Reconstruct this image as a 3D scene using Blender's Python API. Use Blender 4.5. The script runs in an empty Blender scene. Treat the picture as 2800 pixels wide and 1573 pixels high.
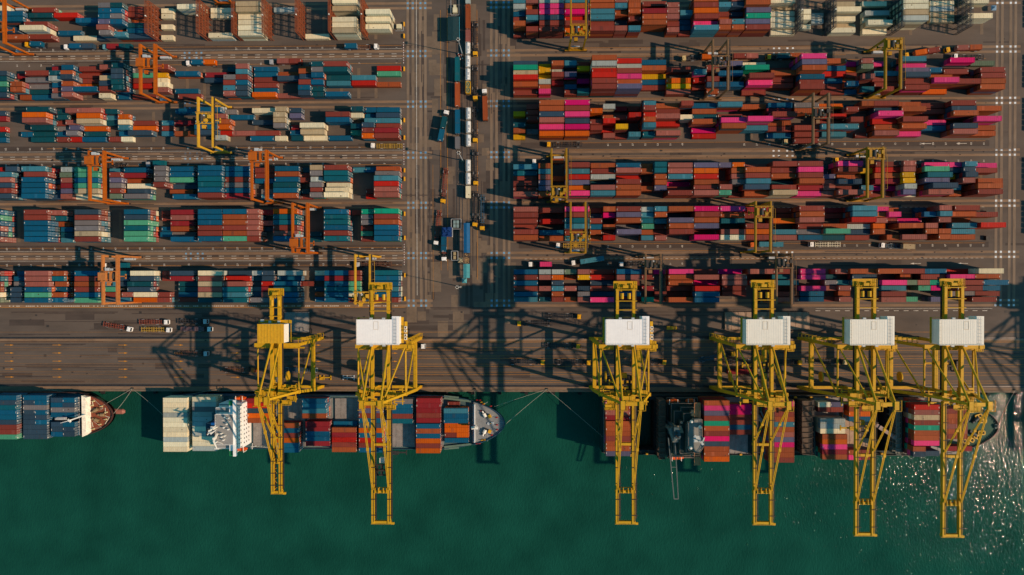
import bpy, bmesh, math, random
from mathutils import Vector, Matrix
R = math.radians
random.seed(7)
scene = bpy.context.scene
COL = scene.collection

# ---------------- camera ----------------
f = Vector((-6.6, -4.0, -355.0)).normalized()
r = f.cross(Vector((.0015, 1, 0))).normalized()
u = r.cross(f)
cam = bpy.data.cameras.new('camera'); cam.lens = 24.004; cam.sensor_width = 36; cam.clip_start = 1; cam.clip_end = 9000
co = bpy.data.objects.new('camera', cam); COL.objects.link(co)
m = Matrix((r, u, -f)).transposed().to_4x4(); m.translation = Vector((0, 0, 355)); co.matrix_world = m
scene.camera = co
# ---------------- light ----------------
SUN_EL, SUN_AZ = 36.5, 102.0          # azimuth clockwise from +Y
w = bpy.data.worlds.new('World'); scene.world = w; w.use_nodes = True
nt = w.node_tree; nt.nodes.clear()
sky = nt.nodes.new('ShaderNodeTexSky'); sky.sky_type = 'NISHITA'; sky.sun_disc = False
sky.sun_elevation = R(SUN_EL); sky.sun_rotation = R(SUN_AZ); sky.ozone_density = 4.0; sky.dust_density = .3
tin = nt.nodes.new('ShaderNodeMixRGB'); tin.blend_type = 'MULTIPLY'; tin.inputs[0].default_value = 1
tin.inputs[2].default_value = (.36, .98, .86, 1)
bg = nt.nodes.new('ShaderNodeBackground'); bg.inputs[1].default_value = .13
wo = nt.nodes.new('ShaderNodeOutputWorld')
nt.links.new(sky.outputs[0], tin.inputs[1]); nt.links.new(tin.outputs[0], bg.inputs[0]); nt.links.new(bg.outputs[0], wo.inputs[0])
sl = bpy.data.lights.new('sun', 'SUN'); sl.energy = 4.8; sl.angle = R(.8); sl.color = (1, .69, .47)
so = bpy.data.objects.new('sun', sl); COL.objects.link(so)
sd = Vector((math.sin(R(SUN_AZ)) * math.cos(R(SUN_EL)), math.cos(R(SUN_AZ)) * math.cos(R(SUN_EL)), math.sin(R(SUN_EL))))
so.rotation_euler = (-sd).to_track_quat('-Z', 'Y').to_euler(); so.location = (300, -60, 300)
vs = scene.view_settings; vs.view_transform = 'Standard'; vs.look = 'None'; vs.gamma = 1; vs.exposure = 0; vs.use_curve_mapping = False
scene.cycles.max_bounces = 5
K = (.94, .89, .81)                    # how bright a white roof reads under this sun: picks paint albedos

def s2l(c):
    c /= 255.
    return c / 12.92 if c < .04045 else ((c + .055) / 1.055) ** 2.4
def lit(c):
    return tuple(min(.86, max(.003, s2l(v) / k)) for v, k in zip(c, K))
PAL = dict(b=(0, 77, 100), n=(42, 62, 74), t=(0, 64, 70), T=(0, 84, 92), c=(52, 108, 118), g=(104, 99, 95), w=(206, 194, 156),
           r=(118, 51, 39), s=(136, 77, 64), o=(182, 80, 8), q=(144, 69, 34), R=(162, 28, 16), d=(125, 31, 34), D=(145, 48, 48),
           G=(66, 136, 102), E=(0, 134, 100), V=(90, 104, 80), k=(198, 52, 102), K=(184, 0, 84), y=(184, 136, 0),
           e=(148, 154, 142), m=(158, 140, 106), p=(84, 80, 98))
WORD = dict(b='bright blue', n='slate blue', t='dark teal', T='teal blue', c='light teal', g='grey', w='cream white', r='maroon',
            s='salmon brown', o='orange', q='rust brown', R='bright red', d='crimson', G='mint green', E='emerald', V='olive green',
            k='pink', K='magenta', y='yellow', e='pale blue', m='beige', p='purple grey')

# ---------------- materials ----------------
MC = {}
def mat(name, rgb, rough=.6, metal=0, var=.16, scale=.35, stretch=(1, 1, 1), bump=0, attr=False, raw=False, spec=.35, dirt=(.10, .075, .05), dirtamt=.25):
    if name in MC: return MC[name]
    mt = bpy.data.materials.new(name); mt.use_nodes = True; n = mt.node_tree.nodes; l = mt.node_tree.links
    b = n['Principled BSDF']; b.inputs['Roughness'].default_value = rough; b.inputs['Metallic'].default_value = metal
    b.inputs['Specular IOR Level'].default_value = spec
    tc = n.new('ShaderNodeTexCoord'); mp = n.new('ShaderNodeMapping'); mp.inputs['Scale'].default_value = stretch
    geo = n.new('ShaderNodeNewGeometry')
    l.new(geo.outputs['Position'], mp.inputs[0])
    nz = n.new('ShaderNodeTexNoise'); nz.inputs['Scale'].default_value = scale; nz.inputs['Detail'].default_value = 7; nz.inputs['Roughness'].default_value = .65
    l.new(mp.outputs[0], nz.inputs[0])
    mr = n.new('ShaderNodeMapRange'); mr.inputs[1].default_value = .3; mr.inputs[2].default_value = .7
    mr.inputs[3].default_value = 1 - var; mr.inputs[4].default_value = 1 + var
    l.new(nz.outputs[0], mr.inputs[0])
    mx = n.new('ShaderNodeMixRGB'); mx.blend_type = 'MULTIPLY'; mx.inputs[0].default_value = 1
    c = rgb if raw else lit(rgb)
    if attr:
        a = n.new('ShaderNodeAttribute'); a.attribute_name = 'paint'; l.new(a.outputs['Color'], mx.inputs[1])
    else: mx.inputs[1].default_value = (*c, 1)
    l.new(mr.outputs[0], mx.inputs[2])
    nz2 = n.new('ShaderNodeTexNoise'); nz2.inputs['Scale'].default_value = scale * 3.1; nz2.inputs['Detail'].default_value = 5
    l.new(mp.outputs[0], nz2.inputs[0])
    cr = n.new('ShaderNodeMapRange'); cr.inputs[1].default_value = .5; cr.inputs[2].default_value = .78; cr.inputs[3].default_value = 0; cr.inputs[4].default_value = dirtamt
    l.new(nz2.outputs[0], cr.inputs[0])
    m2 = n.new('ShaderNodeMixRGB'); l.new(cr.outputs[0], m2.inputs[0]); l.new(mx.outputs[0], m2.inputs[1]); m2.inputs[2].default_value = (*dirt, 1)
    l.new(m2.outputs[0], b.inputs['Base Color'])
    if bump:
        bp = n.new('ShaderNodeBump'); bp.inputs['Strength'].default_value = bump; bp.inputs['Distance'].default_value = .1
        l.new(nz2.outputs[0], bp.inputs['Height']); l.new(bp.outputs[0], b.inputs['Normal'])
    MC[name] = mt
    return mt

# ---------------- mesh helper ----------------
class MB:
    def __init__(s): s.v = []; s.f = []; s.c = []; s.cur = None
    def add(s, vs, fs):
        o = len(s.v); s.v += [tuple(v) for v in vs]; s.f += [tuple(i + o for i in q) for q in fs]; s.c += [s.cur] * len(fs); return s
    def box(s, x0, x1, y0, y1, z0, z1):
        return s.add([(x0, y0, z0), (x1, y0, z0), (x1, y1, z0), (x0, y1, z0), (x0, y0, z1), (x1, y0, z1), (x1, y1, z1), (x0, y1, z1)],
                     [(3, 2, 1, 0), (4, 5, 6, 7), (0, 1, 5, 4), (1, 2, 6, 5), (2, 3, 7, 6), (3, 0, 4, 7)])
    def cb(s, x, y, z, sx, sy, sz): return s.box(x - sx / 2, x + sx / 2, y - sy / 2, y + sy / 2, z - sz / 2, z + sz / 2)
    def beam(s, p, q, w_, h_=None, w2=None, h2=None):
        h_ = h_ or w_; w2 = w2 or w_; h2 = h2 or h_
        p = Vector(p); q = Vector(q); d = (q - p).normalized()
        up = Vector((0, 0, 1)) if abs(d.z) < .95 else Vector((0, 1, 0))
        a = d.cross(up).normalized(); b = a.cross(d).normalized()
        vs = [p + a * x * w_ / 2 + b * y * h_ / 2 for x, y in ((-1, -1), (1, -1), (1, 1), (-1, 1))] + [q + a * x * w2 / 2 + b * y * h2 / 2 for x, y in ((-1, -1), (1, -1), (1, 1), (-1, 1))]
        return s.add(vs, [(0, 1, 2, 3), (7, 6, 5, 4), (4, 5, 1, 0), (5, 6, 2, 1), (6, 7, 3, 2), (7, 4, 0, 3)])
    def tube(s, p, q, r_, n=8, r2=None):
        r2 = r2 or r_
        p = Vector(p); q = Vector(q); d = (q - p).normalized()
        up = Vector((0, 0, 1)) if abs(d.z) < .95 else Vector((0, 1, 0))
        a = d.cross(up).normalized(); b = a.cross(d).normalized()
        vs = []
        for c, rr in ((p, r_), (q, r2)):
            vs += [c + (a * math.cos(6.28319 * i / n) + b * math.sin(6.28319 * i / n)) * rr for i in range(n)]
        fs = [(i, (i + 1) % n, n + (i + 1) % n, n + i) for i in range(n)] + [tuple(range(n - 1, -1, -1)), tuple(range(n, 2 * n))]
        return s.add(vs, fs)
    def quad(s, a, b, c, d): return s.add([a, b, c, d], [(0, 1, 2, 3)])
    def rect(s, x0, x1, y0, y1, z): return s.quad((x0, y0, z), (x1, y0, z), (x1, y1, z), (x0, y1, z))
    def prism(s, poly, z0, z1):
        n = len(poly)
        return s.add([(x, y, z0) for x, y in poly] + [(x, y, z1) for x, y in poly],
                     [tuple(range(n - 1, -1, -1)), tuple(range(n, 2 * n))] + [(i, (i + 1) % n, n + (i + 1) % n, n + i) for i in range(n)])
    def rail(s, pts, h=1.1, t=.07, step=2.0):
        for a, b in zip(pts, pts[1:]):
            a = Vector(a); b = Vector(b); up = Vector((0, 0, h))
            s.beam(a + up, b + up, t); s.beam(a + up * .5, b + up * .5, t * .7)
            n = max(1, int((b - a).length / step))
            for i in range(n + 1):
                p = a.lerp(b, i / n); s.beam(p, p + up, t)
        return s
    def build(s, name, mt, parent=None, loc=None, rz=0):
        me = bpy.data.meshes.new(name); me.from_pydata(s.v, [], s.f)
        if any(c is not None for c in s.c):
            at = me.color_attributes.new('paint', 'FLOAT_COLOR', 'CORNER')
            i = 0
            for c, fc in zip(s.c, s.f):
                for _ in fc: at.data[i].color = (*(c or (.2, .2, .2)), 1); i += 1
        me.materials.append(mt); me.update()
        o = bpy.data.objects.new(name, me); COL.objects.link(o)
        if parent: o.parent = parent
        if loc: o.location = loc
        if rz: o.rotation_euler = (0, 0, rz)
        return o
def tag(o, label=None, cat=None, group=None, kind=None):
    if label: o['label'] = label
    if cat: o['category'] = cat
    if group: o['group'] = group
    if kind: o['kind'] = kind
    return o
def empty(name, loc, rz=0):
    o = bpy.data.objects.new(name, None); COL.objects.link(o); o.location = loc; o.rotation_euler = (0, 0, rz); o.empty_display_size = .5
    return o
def copy_tree(o, parent=None):
    c = o.copy(); COL.objects.link(c); c.parent = parent
    for ch in KIDS.get(o.name, []): copy_tree(ch, c)
    return c
KIDS = {}
def learn(root):
    KIDS.clear()
    for o in COL.objects:
        if o.parent: KIDS.setdefault(o.parent.name, []).append(o)

# =====================================================================
# SETTING
# =====================================================================
def struct(name, mb, mt): return tag(mb.build(name, mt), kind='structure')
asph = mat('asphalt', (86, 75, 64), .85, var=.22, scale=.045, stretch=(.35, 1.3, 1), dirt=(.035, .03, .026), dirtamt=.5)
asph2 = mat('asphalt_dark', (68, 58, 50), .85, var=.18, scale=.12, stretch=(.4, 1.2, 1), dirt=(.03, .026, .022), dirtamt=.4)
conc = mat('concrete', (122, 98, 74), .85, var=.2, scale=.16, stretch=(.3, 1, 1), dirt=(.05, .04, .03), dirtamt=.45)
concy = mat('concrete_track', (116, 98, 78), .85, var=.2, scale=.16, stretch=(1, .3, 1), dirt=(.05, .04, .03), dirtamt=.45)
white = mat('road_white', (205, 198, 180), .7, var=.2, dirtamt=.5)
yell = mat('road_yellow', (196, 128, 30), .7, var=.2, dirtamt=.6)
blue = mat('pad_blue', (110, 150, 170), .7, var=.2, dirtamt=.5)
padw = mat('pad_white', (205, 210, 205), .7, var=.15, dirtamt=.4)
steel = mat('dark_steel', (45, 42, 40), .5, metal=.3, var=.3)

QY = -57.4
WZ = -3.0
g = MB(); g.rect(-1500, 1500, QY, 2500, 0); struct('ground', g, asph)
# water with small waves
wt = bpy.data.materials.new('sea_water'); wt.use_nodes = True; n = wt.node_tree.nodes; l = wt.node_tree.links; b = n['Principled BSDF']
b.inputs['Base Color'].default_value = (.0035, .058, .034, 1); b.inputs['Roughness'].default_value = .05; b.inputs['IOR'].default_value = 1.33; b.inputs['Specular IOR Level'].default_value = .24
geo = n.new('ShaderNodeNewGeometry')
mp = n.new('ShaderNodeMapping'); mp.inputs['Rotation'].default_value = (0, 0, R(-25)); mp.inputs['Scale'].default_value = (1, .45, 1); l.new(geo.outputs['Position'], mp.inputs[0])
n1 = n.new('ShaderNodeTexNoise'); n1.inputs['Scale'].default_value = 1.2; n1.inputs['Detail'].default_value = 2; n1.inputs['Roughness'].default_value = .6; l.new(mp.outputs[0], n1.inputs[0])
n2 = n.new('ShaderNodeTexNoise'); n2.inputs['Scale'].default_value = .05; n2.inputs['Detail'].default_value = 3; l.new(geo.outputs['Position'], n2.inputs[0])
bp = n.new('ShaderNodeBump'); bp.inputs['Strength'].default_value = 1; bp.inputs['Distance'].default_value = .27
l.new(n1.outputs[0], bp.inputs['Height']); l.new(bp.outputs[0], b.inputs['Normal'])
mr = n.new('ShaderNodeMapRange'); mr.inputs[1].default_value = .3; mr.inputs[2].default_value = .7; mr.inputs[3].default_value = .8; mr.inputs[4].default_value = 1.2; l.new(n2.outputs[0], mr.inputs[0])
mx = n.new('ShaderNodeMixRGB'); mx.blend_type = 'MULTIPLY'; mx.inputs[0].default_value = 1; mx.inputs[1].default_value = (.0060, .059, .040, 1); l.new(mr.outputs[0], mx.inputs[2]); l.new(mx.outputs[0], b.inputs['Base Color'])
g = MB(); g.rect(-1500, 1500, -2500, QY - .01, WZ); struct('water', g, wt)
# quay wall
g = MB(); g.box(-1500, 1500, QY - .9, QY, WZ - 2, .35)
struct('quay_wall', g, mat('quay_concrete', (112, 95, 76), .9, var=.25, scale=.5, dirtamt=.5))
g = MB()
for x in range(-280, 285, 14): g.box(x, x + 1.6, QY - 1.9, QY - .9, -2.6, -.4); g.tube((x - .1, QY - 2.2, -1.6), (x + 1.7, QY - 2.2, -1.6), .45)
tag(g.build('quay_fenders', mat('rubber', (28, 28, 28), .9)), 'black rubber fenders hung along the face of the quay wall', 'fender', kind='structure')

ROADS = [-12.1, 12.7, 38.9, 64.95, 91.4, 117.55, 142.35]
YB = {1: 124.8, 2: 94.3, 3: 72.3, 4: 42.0, 5: 19.9, 6: -11.35}
YS = 16.6
tr = MB(); pads = MB(); padsw = MB(); dk = MB(); dkm = MB()
rnd = random.Random(3)
_zc = [0]
def ZZ():
    _zc[0] += 1; return .004 + _zc[0] * .00009
for i, y in enumerate(ROADS):
    for s in (-1.3, 1.3):
        if i == 0 and s < 0: pass
        for x0, x1 in ((-300, -48.0), (-19.5, 253.5)):
            tr.rect(x0, x1, y + s - .62, y + s + .62, .058)
        for xs, tgt in (((-60.5, -57.9, -53.9, -51.4), pads), ((-17.2, -14.5, -10.7, -8.1), pads), ((241.6, 244.2, 248.4, 250.9), padsw)):
            for x in xs: tgt.rect(x - .52, x + .52, y + s - .52, y + s + .52, .069)
        if i in (1, 3, 4, 5):
            for x in (-177.5, -175, -171.3, -168.7): pads.rect(x - .5, x + .5, y + s - .45, y + s + .45, .069)
            for x in (128.3, 131, 135.2, 138): padsw.rect(x - .5, x + .5, y + s - .4, y + s + .4, .069)
struct('crane_track_strips', tr, conc)
g = MB()
for x in (-60.5, -57.9, -53.9, -51.4, -17.2, -14.5, -10.7, -8.1, 241.6, 244.2, 248.4, 250.9): g.rect(x - .7, x + .7, -13, 1000, .063)
struct('cross_track_strips', g, concy)
struct('turning_pads', pads, blue); struct('turning_pads_white', padsw, padw)
# dark and pale patches (old repairs)
g = MB(); g2 = MB()
for _ in range(150):
    x = rnd.uniform(-275, 260); i = rnd.choice([1, 2, 3, 4, 5]); y = ROADS[i] + rnd.choice([-3.8, 0, 3.6, -6, 5.2]); L = rnd.uniform(2, 18); h = rnd.uniform(.7, 2.4)
    g.rect(x, x + L, y - h / 2, y + h / 2, ZZ())
for _ in range(70):
    x = rnd.uniform(-62, -5); y = rnd.uniform(-10, 140); L = rnd.uniform(1, 3.4); h = rnd.uniform(3, 22)
    g.rect(x, x + L, y - h / 2, y + h / 2, ZZ())
for _ in range(46):
    x = rnd.uniform(-280, 10); y = rnd.choice([-24.5, -19, -22, -36.5, -41, -45.4, -49.5]) + rnd.uniform(-.6, .6); L = rnd.uniform(4, 34); h = rnd.uniform(1.2, 3.2)
    g.rect(x, x + L, y - h / 2, y + h / 2, ZZ())
for s0, s1, y in ((-290, -64, 68.9), (-290, -64, 16.8), (-3, 238, 69.6), (-290, -64, 60), (-290, -64, 8), (-290, -64, 121), (-3, 238, 17.8)):
    g.rect(s0, s1, y - 1.5, y + 1.5, ZZ())
struct('road_patches', g, asph2)
for _ in range(90):
    x = rnd.uniform(-62, -5); y = rnd.uniform(-28, 140); L = rnd.uniform(2, 7); h = rnd.uniform(3, 12)
    g2.rect(x, x + L, y - h / 2, y + h / 2, ZZ())
for i, b0 in YB.items():
    for x in range(-285, -68, 9):
        if rnd.random() < .5: g2.rect(x, x + 1.6, b0 + .3, b0 + 16, ZZ())
    for x in range(8, 236, 9):
        if rnd.random() < .4: g2.rect(x, x + 1.6, b0 + .3, b0 + 16, ZZ())
struct('concrete_patches', g2, mat('concrete_old', (104, 88, 70), .85, var=.2, scale=.2, dirtamt=.5))
# oil and tyre stains on the travel lanes
g = MB()
for i in (1, 2, 3, 4, 5):
    for x in range(0, 236, 5):
        if rnd.random() < .75:
            rr = rnd.uniform(.25, .6); cx, cy = x + rnd.uniform(-2, 2), ROADS[i] + rnd.choice([-1.3, 1.3, 0, 0]) + rnd.uniform(-.4, .4); q = [(cx + rr * rnd.uniform(.6, 1.9) * math.cos(a * .785), cy + rr * rnd.uniform(.5, 1) * math.sin(a * .785)) for a in range(8)]
            g.add([(a, b_, .075) for a, b_ in q], [tuple(range(8))])
struct('oil_stains', g, mat('oil', (46, 38, 33), .7, var=.3, scale=1.5))

# tyre marks, drains and seams
g = MB(); tz = [.0]
for _ in range(210):
    if _ < 90: x = rnd.uniform(-285, 240); y = rnd.uniform(-54, -14)
    else: x = rnd.choice([rnd.uniform(-285, -90), rnd.uniform(0, 200)]); y = ROADS[rnd.choice([1, 2, 3, 4, 5])] + rnd.uniform(-6, 6)
    L = rnd.uniform(12, 60); tz[0] += .00002; g.rect(x, x + L, y - rnd.uniform(.1, .3), y + rnd.uniform(.1, .3), .071 + tz[0])
for _ in range(40):
    x = rnd.uniform(-60, -6); y = rnd.uniform(-20, 110); tz[0] += .00002; g.rect(x - .2, x + .2, y, y + rnd.uniform(10, 35), .071 + tz[0])
struct('tyre_marks', g, mat('tyre_mark', (66, 56, 49), .8, var=.3, scale=.4))
g = MB()
for _ in range(120):
    x = rnd.uniform(-280, 250); y = rnd.choice([rnd.uniform(-54, -15), rnd.uniform(-54, -15), ROADS[rnd.choice([1, 2, 3, 4, 5])] + rnd.uniform(-5, 5)]); a = rnd.choice([.35, .5, .7])
    g.rect(x - a, x + a, y - a * .8, y + a * .8, .078)
struct('drain_covers', g, mat('drain', (50, 46, 42), .7))
# painted lines
W = MB(); Y = MB(); YF = MB()
def hl(mb, x0, x1, y, wd=.16, z=.08): mb.rect(x0, x1, y - wd / 2, y + wd / 2, z)
def dash(mb, x0, x1, y, on=2.6, off=3.9, wd=.16):
    x = x0
    while x < x1: hl(mb, x, min(x + on, x1), y, wd); x += on + off
for i in (1, 3, 5):
    y = ROADS[i]
    for s in (-2.5, 1.35 + 1.3): hl(W, -290, -63.5, y + s, .1)
    dash(W, -290, -64, y - .05); dash(W, -290, -64, y - 1.1 - .2)
    for s in (4.6, -4.6): hl(Y, -290 + (i * 13), -64, y + s - .3, .1)
for i in (1, 2, 3, 4, 5):
    y = ROADS[i]
    for s in (2.3, -2.3): hl(Y, -2 + i * 6, 210 - i * 9, y + s, .1)
    hl(Y, 12, 236, y + 5.9 if i in (1, 3) else y - 4.7, .1)
dash(W, 0, 236, ROADS[1] - 1.9, 1.4, 1.2, .12); dash(W, 60, 236, ROADS[2] - 1.9, 1.4, 1.2, .12)
hl(W, 150, 240, -15.1, .1); dash(W, 150, 240, -16.2, 2.5, 2.5, .2)
g = MB()
for x in range(-290, -66, 1):
    if rnd.random() < .7: g.rect(x + .1, x + .75, -13.7, -13.3, .08)
struct('block_kerb_marks', g, white)
hl(Y, -300, -62, -14.2, .18)
for y in (-27.2, -31.9, -32.5, -35.3, -36.6, -39.6, -40.9, -43.9, -45.1, -48.1, -49.4, -52.4, -53.5): hl(YF, -300, -60, y, .13); hl(Y, -60, 300, y, .11)
hl(W, -5, 300, -30.4, .12); hl(W, -5, 300, -30.8, .08)
for y in (-34.0, -38.2, -42.5, -46.7, -50.9):
    for x in (-271.9, -246.3, -211.2, -181.7, -151.7, -109, -68.7):
        hl(Y, x - 2.6, x + .6, y, .2); Y.add([(x + .5, y - .42, .08), (x + 2.4, y, .08), (x + .5, y + .42, .08)], [(0, 1, 2)])
for i, xs in ((3, (205, 223)), (1, (200, 224))):
    for x in xs:
        y = ROADS[i] + (4.6 if i == 3 else -4.6)
        hl(W, x, x + 3.6, y, .18); W.add([(x + .1, y - .4, .08), (x - 1.8, y, .08), (x + .1, y + .4, .08)], [(0, 2, 1)])
for y0, y1 in ((-60, -31), (0, 0)): pass
g = MB()
W.rect(-56.15, -55.95, -8, 260, .08)
for x in (-43.5, -40.0): Y.rect(x - .07, x + .07, 5, 140, .084)
Y.rect(-54.3 + 6.6, -47.6, -10, 60, .088); Y.rect(-24.6, -24.45, 0, 140, .084)
for i in (1, 3, 5):   # red and white gate line at the block ends
    y = ROADS[i] - 5
    for k in range(9): W.rect(-62.9, -62.6, y + k * 1.3, y + k * 1.3 + .7, .08)
struct('white_road_markings', W, white); struct('yellow_road_markings', Y, yell); struct('faded_road_markings', YF, mat('road_yellow_faded', (134, 92, 46), .8, var=.3, dirtamt=.7))
rm = mat('road_red', (110, 35, 30), .7)
g = MB()
for i in (1, 3, 5):
    for k in range(9): g.rect(-62.9, -62.6, ROADS[i] - 5 + k * 1.3 + .7, ROADS[i] - 5 + k * 1.3 + 1.3, .08)
struct('red_road_markings', g, rm)
# bay numbers painted on the lanes
dg = bpy.context.evaluated_depsgraph_get()
NV = []; NF = []
def number(txt, x, y, size=1.5):
    cu = bpy.data.curves.new('t', 'FONT'); cu.body = txt; cu.size = size; cu.align_x = 'CENTER'; cu.align_y = 'CENTER'
    ob = bpy.data.objects.new('t', cu); COL.objects.link(ob); bpy.context.view_layer.update()
    me = bpy.data.meshes.new_from_object(ob.evaluated_get(bpy.context.evaluated_depsgraph_get()))
    o = len(NV)
    for v in me.vertices: NV.append((x - v.co.y, y + v.co.x, .083))
    for p in me.polygons: NF.append(tuple(o + i for i in p.vertices))
    bpy.data.objects.remove(ob); bpy.data.curves.remove(cu); bpy.data.meshes.remove(me)
SL = {k: -66.4 - 6.45 * (k - 1) / 2 for k in range(1, 70, 2)}
for yy, skip in ((16.6, 0), (8.1, 0), (69.1, 0), (60.6, 0), (120.8, 1), (112.8, 1)):
    for k, x in SL.items():
        if k in (33, 37) or x < -275: continue
        if skip and k not in (1, 7, 9, 11, 13, 15, 17, 19, 2, 23, 25, 27, 57, 59, 61, 63): continue
        number(str(k), x, yy, 1.25 if yy > 100 else 1.35)
for k in range(20):
    x = 235.3 - 6.42 * k * 1.0
    number('%02d' % (2 * k + 1), x, 69.5, 1.3)
    if k < 14: number('%02d' % (2 * k + 1), x, 17.4, 1.3); number('%02d' % (2 * k + 1), x, 60.7, 1.2)
for k, x in zip(range(49, 63, 2), (81.6, 75.4, 68.9, 62.5, 56, 49.6, 43.2)): number(str(k), x, 69.8, 1.3); number(str(k), x, 17.2, 1.3); number(str(k), x, 8.2, 1.2)
number('07', -26.5, 132, 1.2); number('15', -26.5, 110.4, 1.2)
me = bpy.data.meshes.new('painted_bay_numbers'); me.from_pydata(NV, [], NF); me.materials.append(white)
o = bpy.data.objects.new('painted_bay_numbers', me); COL.objects.link(o); tag(o, kind='structure')
# crane rails in the quay
g = MB()
for y in (-30.2, -55.2):
    g.box(-300, 300, y - .45, y - .08, -.3, .1); g.box(-300, 300, y + .08, y + .45, -.3, .1)
struct('crane_rail_grooves', g, steel)
g = MB()
for y in (-30.2, -55.2): g.box(-300, 300, y - .07, y + .07, 0, .14)
struct('crane_rails', g, mat('rail_steel', (120, 112, 104), .35, metal=.8))
g = MB(); g.rect(-300, 300, -31.85, -30.7, .065); g.rect(-300, 300, QY, -55.8, .065)
struct('quay_edge_strip', g, conc)
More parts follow.
